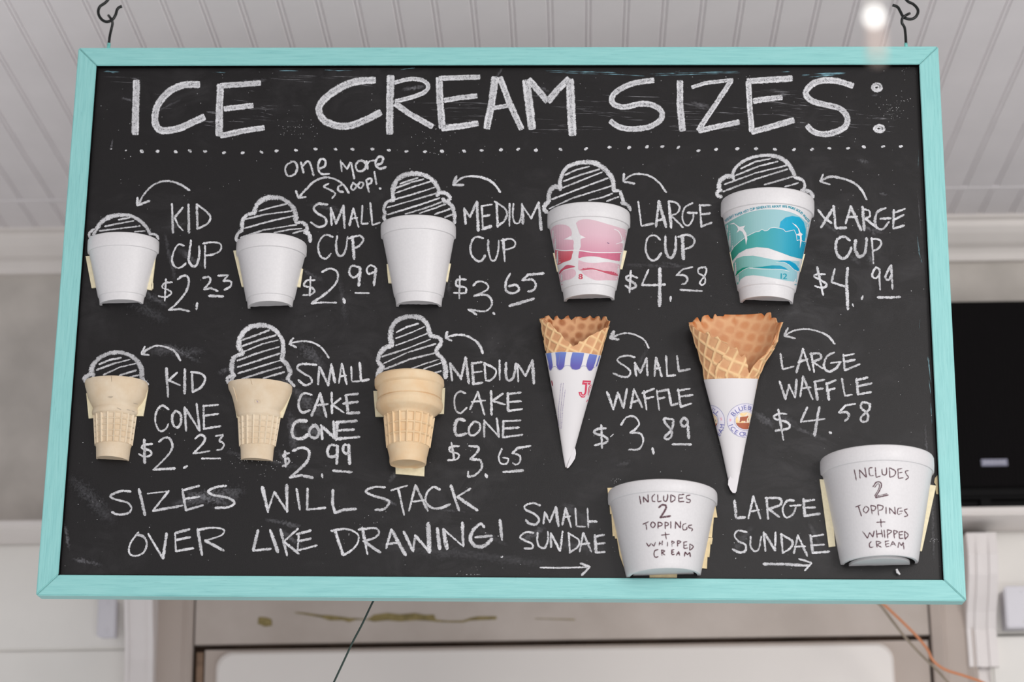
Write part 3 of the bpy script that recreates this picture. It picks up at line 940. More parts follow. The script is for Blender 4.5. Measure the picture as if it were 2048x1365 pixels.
CP('chalk_scoop', SC, '''14:~850,342 838,280 848,210 890,155 960,130 1050,132 1110,172 1130,235 1142,272
10:~852,347 790,370 752,420 745,470 782,512
11:~770,520 747,550 742,602
9:~1150,275 1210,290 1222,330 1192,370 1187,402
10:~1190,405 1232,450 1255,520 1255,590
-885,247 960,207 1050,180
-880,292 1000,247 1095,205
-880,347 1000,302 1120,255
-775,432 960,372 1140,300
-790,482 960,402 1180,335
-792,527 980,452 1190,400
-1000,522 1100,485 1200,455
-1090,525 1220,480
-1165,557 1222,542''', RJ, 4.0)
CP('chalk_arrow', AR, '''6:~1537,405 1510,340 1440,285 1360,265 1262,282
7:-1268,248 1258,288
5:-1258,288 1300,310''', RJ)
CP('chalk_word', 'chalk words MEDIUM CAKE CONE', '''5:-1290,485 1305,612
6.5:-1290,485 1375,600
6:-1372,602 1408,440
7:-1408,440 1432,632
6:-1457,480 1467,642
-1460,485 1530,473
-1465,552 1530,543
-1465,642 1535,628
6:-1550,480 1560,602
~1548,480 1630,525 1635,570 1595,612 1562,612
-1665,460 1665,607
6:~1715,480 1712,560 1727,612 1762,600 1782,540 1790,485
5:-1800,500 1808,620
-1805,490 1862,580
-1862,580 1915,460
6.5:-1915,460 1925,635
~1405,710 1362,697 1325,740 1330,830 1370,860 1415,820
-1500,700 1440,830
6.5:-1500,700 1550,870
-1455,775 1555,765
6.5:-1600,695 1605,870
-1690,712 1612,768
-1612,768 1705,795
6:-1728,710 1730,845
-1735,715 1825,705
-1735,775 1827,770
-1735,845 1837,830
7:~1400,917 1352,907 1325,960 1342,1028 1412,1015
5:~1472,925 1435,970 1437,1020 1475,1027 1515,985 1512,937 1470,925
5:-1548,915 1548,1042
-1550,920 1660,1038
5:-1645,900 1660,1040
6:-1693,920 1690,1042
-1695,922 1825,915
-1697,977 1812,970
-1697,1042 1837,1025''', RJ, split=[(16, 'MEDIUM'), (11, 'CAKE'), (20, 'CONE')])
CP('chalk_price', 'chalk price $3.65', '''~1357,1110 1292,1117 1290,1150 1355,1172 1342,1210 1275,1217
-1300,1085 1320,1205
~1435,1110 1500,1117 1500,1150 1442,1212
~1450,1210 1520,1220 1528,1280 1475,1333 1425,1342
-1425,1340 1427,1305
6:-1560,1325 1568,1347
~1682,1132 1660,1190 1672,1240 1715,1245 1732,1208 1692,1197
-1898,1110 1800,1127 1762,1165
~1762,1165 1815,1180 1822,1220 1795,1252 1768,1240
6:-1695,1307 1842,1295''', RJ)
CP('chalk_arrow', AR, '''~965,337 930,275 860,235 790,222 720,237 680,262
9:-692,212 668,258
6:-665,262 728,270''', RK)
CP('chalk_word', 'chalk words SMALL WAFFLE', '''~855,410 800,397 735,410 722,440 780,480 822,520 805,560 750,560 690,535
-857,452 867,553
-857,455 900,530
-900,530 947,420
-947,415 955,550
-1020,415 1010,557
6:-1022,415 1065,557
-1010,502 1055,490
-1100,400 1110,557 1172,550
-1185,400 1200,520 1285,502
-640,680 690,815
5:-650,700 690,815
-690,815 725,685
-727,690 768,805
-768,805 795,657
-850,660 825,805
-850,660 915,800
-840,762 890,745
-928,675 948,817
-915,690 1005,657
-942,732 1000,720
-1028,670 1047,822
-1030,678 1120,662
-1035,735 1087,725
-1118,662 1142,785 1190,770
-1195,662 1215,797
-1190,672 1285,655
-1205,717 1307,705
-1215,797 1297,770''', RK, split=[(10, 'SMALL'), (30, 'WAFFLE')])
CP('chalk_price', 'chalk price $3.89', '''~630,965 565,970 540,1000 625,1030 640,1070 545,1097
-595,940 600,1117
3:-668,1030 688,1012
~750,937 790,880 850,872 890,920 872,960 822,1000
~830,1000 900,1005 922,1060 890,1125 810,1132
6:-995,1120 1003,1160
~1150,895 1082,890 1108,940 1145,985 1137,1035 1102,1050 1090,1030 1140,980 1160,900
6:~1265,905 1240,882 1215,920 1235,950 1265,935 1267,900
7:-1270,940 1277,1040
-1150,1088 1295,1090''', RK)
CP('chalk_arrow', AR, '''~1055,300 1010,247 940,215 860,200 780,210 720,242
-735,195 712,245 785,264''', RL)
CP('chalk_word', 'chalk words LARGE WAFFLE', '''-685,370 700,475 775,455
-840,335 795,497
6:-840,335 885,480
-807,425 870,405
6:-895,365 915,492
~888,370 950,367 960,400 902,425
-905,425 975,470
~1052,360 1005,385 982,450 1010,490 1060,472 1092,430
-1030,432 1097,425
-1115,375 1125,482
-1115,385 1187,370
-1120,425 1192,410
-1125,482 1225,440
6:-680,560 720,677
-720,677 745,580
-742,580 785,667
-785,667 795,545
-840,525 820,660
6:-840,525 905,677
-825,605 890,598
6:-920,560 937,682
-915,560 985,547
-925,612 975,605
6:-1000,570 1017,682
-1000,575 1062,550
-1010,617 1055,605
-1105,540 1125,657 1172,650
6:-1205,540 1215,647
-1205,550 1280,530
-1215,590 1307,570
-1215,647 1302,630''', RL, split=[(13, 'LARGE'), (30, 'WAFFLE')])
CP('chalk_price', 'chalk price $4.58', '''~725,780 665,780 642,810 735,840 740,878 652,895
-670,750 705,957
-868,735 825,830
-825,835 985,815
7:-950,735 917,925
7:-1023,906 1028,910
-1195,710 1130,722 1085,770
~1085,770 1140,770 1152,800 1125,828
~1292,710 1245,700 1237,740 1280,780 1277,825 1242,832 1237,800 1290,750 1297,712''', RL)
CP('chalk_word', 'chalk words SIZES WILL', '''~710,190 640,187 568,220 602,245 690,270 717,310 690,345 620,352 580,335
6:-770,175 812,355
4:-830,205 980,187
-980,187 870,323
6:-870,327 1075,290
5:-1075,175 1100,320
-1080,180 1195,150
-1090,242 1195,227
-1100,322 1220,287
~1385,150 1310,160 1257,190 1300,215 1400,235 1445,270 1400,300 1310,305
8:-1642,160 1680,330
5:-1680,330 1725,192
7:-1727,195 1815,330
7:-1815,330 1812,145
7:-1883,175 1905,315
-1960,170 1956,318 2086,305
6:-2140,179 2135,269 2153,341
6:-2153,341 2221,318 2301,314''', RM, split=[(10, 'SIZES'), (30, 'WILL')])
CP('chalk_word', 'chalk word STACK', '''~670,180 590,175 517,210 580,245 680,275 702,300 660,350 595,357
-720,202 845,165
6:-775,190 820,395
6:-910,165 860,360
7:-910,165 1005,360
-880,292 985,280
6:~1100,195 1050,177 1002,220 990,290 1040,340 1110,342 1180,312
6:-1190,165 1252,360
6:-1340,190 1242,250
6.5:-1242,255 1395,360''', RN)
CP('chalk_word', 'chalk words OVER LIKE', '''5.5:~765,480 712,550 700,620 740,645 800,622 825,560 802,510 755,495
-835,490 937,660
7:-940,660 965,488
-1025,485 1030,612
6:-1030,482 1125,457
6:-1035,532 1130,512
-1030,612 1152,590
6:-1185,455 1215,637
~1185,462 1290,445 1368,460 1350,500 1240,537
7:-1240,537 1365,607
6:-1610,465 1577,607
5:-1577,607 1700,595
7:-1697,465 1750,617
7:-1770,460 1815,640
6:-1890,455 1792,545
7:-1800,550 1895,627
5:-1897,500 1890,602
6:-1885,492 1982,465
-1900,542 1982,522
-1900,604 2025,572''', RM, split=[(10, 'OVER'), (30, 'LIKE')])
CP('chalk_word', 'chalk word DRAWING!', '''7:-275,520 340,712
~245,522 360,507 452,545 457,610 412,670 345,712
6:-490,500 530,702
~462,512 590,502 622,540 580,580 502,602
6:-500,602 630,692
6:-720,512 680,657
7:-720,512 830,712
-682,627 780,612
7:-820,530 890,682
5:-890,680 908,558
7:-908,558 1020,687
9:-1020,687 1010,465
8:-1082,505 1100,662
8:-1130,510 1155,662
5:-1137,517 1275,637
7:-1280,458 1285,640
7:~1450,490 1420,467 1362,520 1342,590 1380,640 1450,642 1512,588
-1382,572 1510,562
6.5:-1575,435 1590,590
5:-1588,728 1593,725''', RN)
CP('chalk_word', 'chalk words SMALL SUNDAE', '''~245,375 190,357 125,375 128,410 195,442 238,490 212,530 160,525 130,495
-285,430 275,522
-287,432 325,510
-325,510 375,392
7:-375,390 397,542
-455,397 430,532
-455,397 500,552
-440,472 492,465
-535,400 545,547 615,550
4:-635,400 642,555
-640,507 710,508
~190,600 130,595 82,635 120,662 180,690 182,725 120,727
~225,600 225,680 250,720 290,717 312,650 310,592
-335,605 335,717
-335,605 410,747
-430,590 412,747
-480,600 490,762
~477,602 560,655 558,710 490,762
-600,602 570,752
-600,602 665,752
-580,692 650,687
6:-695,620 705,762
-695,632 770,617
-700,692 775,685
-705,762 775,757''', RO, split=[(11, 'SMALL'), (30, 'SUNDAE')])
CP('chalk_arrow', 'straight chalk arrow', '''4:-250,885 420,888 645,882
-580,850 655,880 590,945''', RO)
CP('chalk_word', 'chalk words LARGE SUNDAE', '''6:-105,510 115,635 180,630
-240,480 205,637
6:-240,480 290,637
-215,590 280,578
6:-335,490 345,640
~328,492 430,495 432,540 347,572
-350,572 425,627
~530,510 482,512 450,570 472,630 520,612 545,560
-505,547 580,543
6:-600,500 607,617
-600,515 677,505
-605,562 682,560
-605,620 717,605
~190,737 130,725 105,760 130,800 185,830 178,875 135,882 92,860
~220,770 220,840 250,875 280,852 297,770
6:-315,740 325,870
-320,745 397,867
-400,740 395,867
-440,750 450,887
~437,752 517,800 507,850 450,887
-560,760 530,887
-560,760 627,907
-540,842 610,840
6:-650,760 667,887
-650,770 742,755
-655,832 747,825
-665,887 785,877''', RPp, split=[(13, 'LARGE'), (30, 'SUNDAE')])
CP('chalk_arrow', 'straight chalk arrow', '''6:-315,965 450,967 640,977
-570,930 660,957 610,1012''', RPp)

# smears and streaks left by the eraser and the frame paint
g = Geo()
def smear(x0, y0, x1, y1, w_, pr=1.0, G=None):
    (g if G is None else G).add(ribbon_geo([Vector((x0, y0)), Vector(((x0 + x1) / 2, (y0 + y1) / 2 + random.uniform(-1, 1))), Vector((x1, y1))], w_, board_map, pressure=pr, lift=-0.0001, jitter=0.3, taper=True))
for x0, y0, x1, y1, w_, pr in ((245, 196, 275, 205, 9, .8), (222, 296, 226, 280, 9, .8), (480, 165, 530, 160, 16, .9), (310, 225, 360, 200, 10, .5), (810, 178, 850, 172, 22, 1), (795, 200, 850, 188, 10, .7),
        (995, 150, 1003, 140, 14, .9), (1085, 175, 1095, 182, 14, .7), (1385, 205, 1420, 215, 18, .7), (1400, 160, 1440, 168, 10, .8), (1545, 178, 1570, 190, 14, .6), (1715, 320, 1735, 325, 12, .7), (1745, 190, 1755, 190, 8, .7),
        (330, 455, 372, 448, 26, .35), (330, 470, 350, 560, 14, .5), (360, 500, 400, 530, 24, .5), (300, 590, 330, 610, 26, .5), (305, 700, 400, 705, 40, .55), (330, 690, 400, 725, 20, .6), (605, 690, 640, 730, 45, .6),
        (590, 780, 640, 830, 60, .55), (580, 830, 590, 900, 34, .6), (600, 850, 640, 870, 30, .6), (560, 905, 575, 935, 22, .8), (440, 745, 470, 735, 22, .8), (560, 760, 590, 770, 24, .9), (455, 905, 600, 935, 16, .5),
        (355, 1005, 480, 985, 46, .8), (375, 985, 460, 1010, 24, .9), (425, 1015, 440, 1018, 20, .7), (535, 1040, 600, 1055, 16, .8), (130, 1050, 138, 1100, 16, 1), (150, 1120, 200, 1130, 20, .8), (110, 960, 130, 990, 18, .5),
        (780, 960, 800, 940, 20, .6), (880, 1020, 930, 1025, 10, .5), (770, 1000, 790, 1010, 16, .8), (1515, 830, 1540, 850, 34, .7), (1565, 835, 1590, 850, 24, .6), (1580, 850, 1650, 880, 14, .5), (1270, 740, 1300, 690, 14, .3),
        (1640, 440, 1680, 470, 18, .5), (1730, 455, 1760, 465, 20, .8), (1735, 455, 1750, 470, 12, .9), (1740, 510, 1745, 530, 26, .8), (1700, 510, 1715, 525, 30, .4), (1760, 387, 1775, 390, 12, .6), (1255, 530, 1370, 535, 20, .4),
        (1325, 525, 1375, 535, 10, .6), (1045, 1080, 1085, 1060, 30, .6), (1120, 1090, 1200, 1100, 40, .35), (1130, 1010, 1180, 1050, 40, .35), (1470, 1100, 1500, 1060, 30, .4), (1620, 1050, 1640, 1090, 20, .4), (200, 570, 330, 640, 40, .3),
        (290, 560, 300, 600, 20, .6), (680, 560, 690, 640, 20, .3), (605, 540, 640, 560, 20, .4), (890, 510, 900, 590, 18, .4), (760, 1090, 1100, 1130, 50, .3), (150, 960, 220, 1040, 50, .35), (560, 1060, 610, 1100, 20, .6),
        (1235, 930, 1260, 925, 20, .3), (620, 410, 680, 420, 20, .3), (1495, 690, 1520, 700, 24, .2), (960, 1060, 1010, 1090, 24, .3), (1865, 1000, 1868, 1120, 10, .8), (1850, 850, 1858, 960, 8, .6), (1835, 380, 1842, 470, 6, .6)):
    smear(x0, y0, x1, y1, w_, pr)
mesh('chalk_smudge', g.V, g.F, M_DUST, sign, uv=g.U)['kind'] = 'stuff'
g = Geo()
for bx0, bx1, by0, by1, nn in ((455, 560, 162, 250, 10), (440, 620, 160, 250, 8), (395, 440, 215, 250, 8), (290, 345, 160, 225, 6), (735, 1000, 205, 235, 12), (885, 960, 165, 250, 8), (1040, 1240, 185, 270, 22), (1215, 1330, 190, 240, 8), (1320, 1420, 195, 262, 22),
        (1420, 1500, 200, 262, 14), (1500, 1620, 180, 255, 34), (1620, 1720, 215, 270, 16), (1700, 1800, 205, 275, 12), (520, 760, 150, 170, 6), (195, 290, 150, 165, 3)):
    for k in range(nn):
        y = random.uniform(by0, by1); x = random.uniform(bx0, bx1 - 25); l = random.uniform(22, bx1 - x)
        smear(x, y, x + l, y + random.uniform(0, 6), random.uniform(0.8, 2.6), random.uniform(.5, 1))
mesh('chalk_streak', g.V, g.F, M_STREAK, sign, uv=g.U)['kind'] = 'stuff'
g = Geo()
for x0, y0, x1, y1, w_ in ((210, 143, 236, 144, 8), (216, 141, 228, 146, 6), (422, 144, 450, 145, 5), (560, 141, 602, 142, 6), (650, 140, 706, 141, 4), (1092, 141, 1290, 146, 4), (1100, 144, 1240, 149, 4), (1180, 147, 1290, 152, 3),
        (1300, 148, 1475, 143, 6), (1310, 151, 1440, 147, 4), (1350, 144, 1480, 146, 3), (1550, 146, 1580, 143, 2), (1606, 150, 1690, 146, 8), (1620, 154, 1680, 148, 5), (800, 140, 830, 136, 1.5)):
    smear(x0, y0, x1, y1, w_, 1)
mesh('paint_smear', g.V, g.F, M_BLUESM, sign, uv=g.U)['kind'] = 'stuff'
g = Geo()
for x0, y0, x1, y1, w_ in ((1834, 470, 1842, 525, 5), (1838, 505, 1844, 525, 4), (1838, 300, 1836, 335, 2), (1856, 540, 1862, 600, 4), (1856, 715, 1862, 765, 6), (1861, 800, 1865, 860, 5), (1858, 760, 1864, 810, 3), (1840, 640, 1838, 660, 2)):
    smear(x0, y0, x1, y1, w_, 1)
mesh('paint_smear', g.V, g.F, M_BLUESV, sign, uv=g.U)['kind'] = 'stuff'
# chalk specks
V = []; Fc = []
def speck(x, y, r):
    b = len(V); k = random.randint(4, 6)
    for i in range(k):
        a = 2 * PI * i / k + random.uniform(-.3, .3); V.append(board_map(x + r * math.cos(a) * random.uniform(.6, 1.2), y + r * math.sin(a) * random.uniform(.6, 1.2)))
    Fc.append(tuple(range(b, b + k)))
for k in range(620):
    y = random.uniform(140, 1150); f = (y - 134) / 1020; x = random.uniform(200 - 72 * f, 1832 + 48 * f)
    speck(x, y, random.choice((0.3, 0.35, 0.45, 0.6, 0.8)) * (1 if random.random() < .9 else 1.5))
for cx, cy, s_, nn in ((600, 250, 22, 45), (860, 275, 25, 30), (1790, 205, 18, 30), (1780, 225, 14, 22), (1812, 140, 14, 12), (520, 925, 30, 50), (1867, 1080, 5, 16), (480, 920, 10, 14), (1130, 780, 20, 6), (1560, 1190, 5, 1), (1235, 960, 5, 14), (950, 1155, 16, 22), (1885, 1130, 3, 8), (720, 1040, 26, 14)):
    for k in range(nn): speck(random.gauss(cx, s_), min(1150, random.gauss(cy, s_ * .6)), random.uniform(.3, .9))
o = mesh('chalk_speck', V, Fc, plain('chalk_speck', srgb(190, 190, 192), 0.9, 0.05), sign); o['kind'] = 'stuff'
# ------------------------------------------------------------------ cups and cones
def rows_px(rows, ox, oy, s, y=0.0):
    """left / right outline points, top to bottom -> points on the plane y (sign frame)"""
    return [(B(ox + a / s, oy + b / s, y), B(ox + c_ / s, oy + d / s, y)) for a, b, c_, d in rows]
def lerp_rows(rows, t):
    """t in row units"""
    i = max(0, min(len(rows) - 2, int(math.floor(t)))); f = t - i
    return rows[i][0].lerp(rows[i + 1][0], f), rows[i][1].lerp(rows[i + 1][1], f)
def half_body(name, rows, ks, mat, parent, nth=48, disp=None, attr=None, thick=0.0022, sub=1, smooth=True, label=None, outer_only=False):
    """front half of a round body; rows of (L, R), ks depth factors"""
    T = []
    for i in range(len(rows) - 1):
        for k in range(sub): T.append(i + k / sub)
    T.append(len(rows) - 1)
    V = []; A = []; n = nth + 1
    for t in T:
        L, R = lerp_rows(rows, t); i = min(int(t), len(ks) - 2); kk = ks[i] + (ks[i + 1] - ks[i]) * (t - i)
        mid = (L + R) / 2; h = (R - L) / 2
        for j in range(n):
            th = -PI / 2 + PI * j / nth
            d = disp(th, t) if disp else (0, 0)
            r = 1 + d[0] / h.length
            V.append(mid + h * math.sin(th) * r + Vector((0, -0.0005 - kk * h.length * math.cos(th) * r, 0))); A.append(d[1])
    m = len(T); Fc = [(i * n + j, i * n + j + 1, (i + 1) * n + j + 1, (i + 1) * n + j) for i in range(m - 1) for j in range(n - 1)]
    b = len(V)
    for i, t in enumerate(T):
        L, R = lerp_rows(rows, t); q = min(int(t), len(ks) - 2); kk = ks[q] + (ks[q + 1] - ks[q]) * (t - q)
        mid = (L + R) / 2; h = (R - L) / 2; r = 1 - thick / h.length
        for j in range(n):
            th = -PI / 2 + PI * j / nth
            V.append(mid + h * math.sin(th) * r + Vector((0, -0.0005 - kk * h.length * math.cos(th) * r, 0))); A.append(0)
    Fc += [(b + i * n + j, b + (i + 1) * n + j, b + (i + 1) * n + j + 1, b + i * n + j + 1) for i in range(m - 1) for j in range(n - 1)]
    for j in range(n - 1):
        Fc.append((j, b + j, b + j + 1, j + 1)); e = (m - 1) * n; Fc.append((e + j, e + j + 1, b + e + j + 1, b + e + j))
    for i in range(m - 1):
        for j in (0, n - 1):
            f = (i * n + j, (i + 1) * n + j, b + (i + 1) * n + j, b + i * n + j); Fc.append(f)
    o = mesh(name, V, Fc, mat, parent, smooth=False, attr={'ridge': A} if attr else None, label=label)
    recalc(o)
    for p in o.data.polygons: p.use_smooth = smooth
    o.data.set_sharp_from_angle(angle=math.radians(38))
    return o
def disc(name, L, R, k, mat, parent, dz=0.0, thick=0.002, jag=0.0, front=0.97, back=0.0):
    mid = (L + R) / 2 + Vector((0, 0, dz)); h = (R - L) / 2; P = []
    for j in range(25):
        th = -PI / 2 + PI * j / 24
        P.append(mid + h * math.sin(th) * front + Vector((0, -0.0005 - k * h.length * math.cos(th) * front, 0)))
    for j in range(1, 16):
        f = 1 - 2 * j / 16
        P.append(mid + h * f * front + Vector((0, -0.0008 + random.uniform(-jag, 0) + back * (1 - f * f), random.uniform(-jag, 0) * 0.3)))
    n = len(P); V = P + [p + Vector((0, 0, thick)) for p in P]
    Fc = [tuple(range(n)), tuple(range(n, 2 * n))[::-1]] + [(i, (i + 1) % n, n + (i + 1) % n, n + i) for i in range(n)]
    return recalc(mesh(name, V, Fc, mat, parent))
def tape(parent, quad, reg=(0, 0, 1), mat=None, th=0.0022, y=-0.0003, label='cream foam mounting tape'):
    ox, oy, s = reg; P = [B(ox + a / s, oy + b / s, y) for a, b in quad]
    n = len(P); V = P + [p + Vector((0, -th, 0)) for p in P]
    Fc = [tuple(range(n)), tuple(range(n, 2 * n))[::-1]] + [(i, (i + 1) % n, n + (i + 1) % n, n + i) for i in range(n)]
    o = recalc(mesh('mounting_tape', V, Fc, mat or M_TAPE, parent)); o['label'] = label; return o
def surf_map(objs, lift=0.00012):
    V = []; Fc = []
    for o in objs:
        b = len(V); off = Vector(o.get('_o', (0, 0, 0)))
        V += [v.co + off for v in o.data.vertices]; Fc += [tuple(i + b for i in p.vertices) for p in o.data.polygons]
    T = BVHTree.FromPolygons(V, Fc)
    def m(px, py):
        d = (RC @ Vector(((px - 1024) / F, -(py - 682.5) / F, -1))).normalized()
        hit, nrm, idx, dist = T.ray_cast(CL, d)
        if hit is None: return None
        if nrm.dot(d) > 0: nrm = -nrm
        return hit + nrm * lift
    return m
def print_poly(name, pts, reg, mapper, mat, parent, step=4.0, label=None, smooth_curve=False):
    ox, oy, s = reg
    P = [Vector((ox + a / s, oy + b / s)) for a, b in pts]
    if smooth_curve: P = catmull(P + [P[0]], 4)[:-1]
    Q = []
    n = len(P)
    for i in range(n):
        a, b = P[i], P[(i + 1) % n]; k = max(1, int((b - a).length / step))
        for j in range(k): Q.append(a.lerp(b, j / k))
    n = len(Q); pts2 = [q.copy() for q in Q]
    x0, x1 = min(q.x for q in Q), max(q.x for q in Q); y0, y1 = min(q.y for q in Q), max(q.y for q in Q)
    def inside(x, y):
        c_ = False; j = n - 1
        for i in range(n):
            if (Q[i].y > y) != (Q[j].y > y) and x < (Q[j].x - Q[i].x) * (y - Q[i].y) / (Q[j].y - Q[i].y) + Q[i].x: c_ = not c_
            j = i
        return c_
    y = y0 + step / 2
    while y < y1:
        x = x0 + step / 2
        while x < x1:
            if inside(x, y): pts2.append(Vector((x, y)))
            x += step
        y += step
    vs, es, fs, _, _, _ = delaunay_2d_cdt(pts2, [], [list(range(n))], 1, 1e-5)
    V3 = [mapper(v.x, v.y) for v in vs]
    ok = {}; V = []
    for i, v in enumerate(V3):
        if v is not None: ok[i] = len(V); V.append(v)
    Fc = [tuple(ok[i] for i in f) for f in fs if all(i in ok for i in f)]
    if not Fc: return None
    o = mesh(name, V, Fc, mat, parent, label=label); return o
def pp(s): return [tuple(float(q) for q in a.split(',')) for a in s.split()]
def print_lines(name, txt, reg, mapper, mat, parent, width, label=None, solid=True):
    g = Geo()
    for w_, P in strokes(txt, *reg): g.add(ribbon_geo(P, w_ or width, mapper, jitter=0.0 if solid else 0.1, endpad=0.1))
    if not g.F: return None
    return mesh(name, g.V, g.F, mat, parent, uv=g.U, label=label)
_gl = {}
def glyph(ch):
    if ch in _gl: return _gl[ch]
    cu = bpy.data.curves.new('g', 'FONT'); cu.body = ch; cu.size = 1.0; cu.resolution_u = 3
    ob = bpy.data.objects.new('g', cu); COL.objects.link(ob)
    me = bpy.data.meshes.new_from_object(ob.evaluated_get(bpy.context.evaluated_depsgraph_get()))
    V = [(v.co.x, v.co.y) for v in me.vertices]; Fc = [tuple(p.vertices) for p in me.polygons]
    wd = max([v[0] for v in V] + [0.25]) + 0.06
    bpy.data.objects.remove(ob); bpy.data.curves.remove(cu); bpy.data.meshes.remove(me)
    _gl[ch] = (V, Fc, wd); return _gl[ch]
def put_glyphs(items, mapper):
    """items: (char, px, py, height px, rotation deg ccw, width factor) centred"""
    VV = []; FF = []
    for ch, cx, cy, h, rot, wf in items:
        V, Fc, wd = glyph(ch); k = h / 0.70; c_, s_ = math.cos(math.radians(rot)), math.sin(math.radians(rot)); b = len(VV); pts = []; good = True
        xm = sum((min(v[0] for v in V), max(v[0] for v in V))) / 2
        for x, y in V:
            u = (x - xm) * k * wf; v = (y - 0.35) * k
            q = mapper(cx + u * c_ - v * s_, cy - (u * s_ + v * c_)); pts.append(q)
        m_ = {}
        for i, q in enumerate(pts):
            if q is not None: m_[i] = len(VV); VV.append(q)
        FF += [tuple(m_[i] for i in f) for f in Fc if all(i in m_ for i in f)]
    return VV, FF
def text_on_path(name, text, path, h, mapper, mat, parent, wf=1.0, total=True, bold=0):
    P = catmull([Vector(p) for p in path], 10); L = [0]
    for i in range(1, len(P)): L.append(L[-1] + (P[i] - P[i - 1]).length)
    adv = [0.32 if ch == ' ' else glyph(ch)[2] for ch in text]; sc_ = L[-1] / sum(adv) if total else h / 0.7
    s = 0; items = []
    for ch, a in zip(text, adv):
        m_ = (s + a / 2) * sc_; s += a
        if ch == ' ' or m_ > L[-1]: continue
        j = 1
        while j < len(L) - 1 and L[j] < m_: j += 1
        f = (m_ - L[j - 1]) / (L[j] - L[j - 1]); q = P[j - 1].lerp(P[j], f); tg = (P[j] - P[j - 1])
        items.append((ch, q.x, q.y, h, -math.degrees(math.atan2(tg.y, tg.x)), sc_ / (h / 0.7) * 0.96))
    V, Fc = put_glyphs(items, mapper)
    return mesh(name, V, Fc, mat, parent) if Fc else None

def foam_cup(name, label, TL, TR, BL, BR, tb, kt, kb, tapes=(), inset=0.028, foot=True, group='halved foam containers mounted on the chalkboard', cat='cup', rimy=0.0, jag=0.0006, disc_dz=None, body_in=0.945, tape_mat=None, dfront=1.0):
    """half of a white foam cup fixed to the board; photo positions of the outline at the board"""
    a, b, c_, d = B(*TL), B(*TR), B(*BL), B(*BR)
    base = (a + b + c_ + d) / 4; base.y = 0
    e = empty(name, label, cat, base, MR, group)
    def row(t, f):
        L = a.lerp(c_, t); R = b.lerp(d, t); m_ = (L + R) / 2; return (m_ + (L - m_) * f, m_ + (R - m_) * f)
    wt = (b - a).length; wb = (d - c_).length
    def wrow(t, width):
        L = a.lerp(c_, t); R = b.lerp(d, t); m_ = (L + R) / 2; h = (R - L).normalized() * width / 2; return (m_ - h, m_ + h)
    rim = [wrow(0, wt * 0.965), wrow(0.006, wt * 0.985), wrow(0.02, wt * 0.997), wrow(tb * 0.55, wt), wrow(tb * 0.93, wt * 0.993), wrow(tb, wt * 0.982), wrow(tb * 1.03, wt * 0.955)]
    K = lambda n, t0, t1: [kt + (kb - kt) * (t0 + (t1 - t0) * i / (n - 1)) for i in range(n)]
    half_body('rim', rim, K(len(rim), 0, tb), M_FOAM, e, 56, thick=0.0032)
    w0 = wt * body_in
    W_ = lambda t: w0 + (wb - w0) * (t - tb) / (1 - tb)
    body = [wrow(tb, W_(tb) * 1.012), wrow(tb * 1.12, W_(tb * 1.12) * 1.003)] + [wrow(tb * 1.12 + (0.86 - tb * 1.12) * i / 5, W_(tb * 1.12 + (0.86 - tb * 1.12) * i / 5)) for i in range(1, 6)]
    if foot: body += [wrow(0.885, W_(0.885) * 1.0), wrow(0.893, W_(0.893) * 0.968), wrow(0.955, W_(0.955) * 0.975), wrow(0.992, W_(1.0) * 0.995), wrow(1.0, W_(1.0) * 0.985)]
    else: body += [wrow(0.95, W_(0.95)), wrow(0.99, W_(0.99)), wrow(1.0, W_(1.0) * 0.985)]
    bo = half_body('cup_wall', body, K(len(body), tb, 1), M_FOAM, e, 56, thick=0.0026)
    q = 1 - inset; L, R = wrow(q, W_(q) - 0.0045)
    disc('cup_bottom', L, R, kb * 0.99, M_FOAM, e, thick=0.0025, jag=jag, front=dfront)
    for tp in tapes: tape(e, tp, mat=tape_mat)
    return e, bo

HG = 'halved foam cups along the top row'
foam_cup('foam_cup', 'small plain white half cup at the left end of the top row', (176.5, 484), (319, 483), (199.5, 612), (287, 609), 0.205, 0.80, 0.80,
         [[(172, 514), (186, 513), (197, 576), (184, 577.5)], [(306, 518), (311.5, 519.5), (304, 582), (294, 580)], [(303, 566), (307, 567), (307, 578), (303, 581)]])
foam_cup('foam_cup', 'plain white half cup second from left in the top row, beside SMALL CUP', (473.5, 490), (614, 490), (495.5, 618), (585.5, 615), 0.20, 1.0, 1.0,
         [[(467, 503), (476, 502), (490, 575), (484, 575)], [(600, 538), (606.5, 539.5), (601, 576), (594, 575)]])
foam_cup('foam_cup', 'tall plain white half cup in the middle of the top row, beside MEDIUM CUP', (761.5, 452), (912, 452), (792, 614), (883.5, 614.5), 0.165, 0.86, 0.86,
         [[(773.5, 530), (784, 530), (787, 568), (777, 567.5)], [(893, 528), (902, 529), (895.5, 565), (888, 564)]])
pk, pkb = foam_cup('printed_foam_cup', 'white half cup with pink wave print and the number 8, beside LARGE CUP', (1094.5, 429), (1260.5, 429), (1127.5, 604), (1229, 601.5), 0.165, 0.86, 0.86,
         [[(1106, 508), (1118, 507), (1122, 543), (1114, 545)], [(1244, 502), (1253.5, 503.5), (1244.5, 540), (1236, 539)]])
te, teb = foam_cup('printed_foam_cup', 'largest top row half cup with teal ocean print, birds and the number 12', (1441.5, 404), (1628.5, 404), (1479.5, 606), (1586, 609.5), 0.155, 0.88, 0.88,
         [[(1459, 506), (1470, 506), (1474, 543), (1466.5, 543)], [(1600, 508), (1610, 510), (1600.5, 545), (1592, 543)]])
ss, ssb = foam_cup('foam_bowl', 'shorter white half tub with marker lettering, standing above the bottom rail', (1215.5, 986), (1434.5, 989), (1252.5, 1157), (1401, 1152.5), 0.15, 1.13, 1.2, foot=False, cat='tub', body_in=0.955, inset=0.022, dfront=0.86)
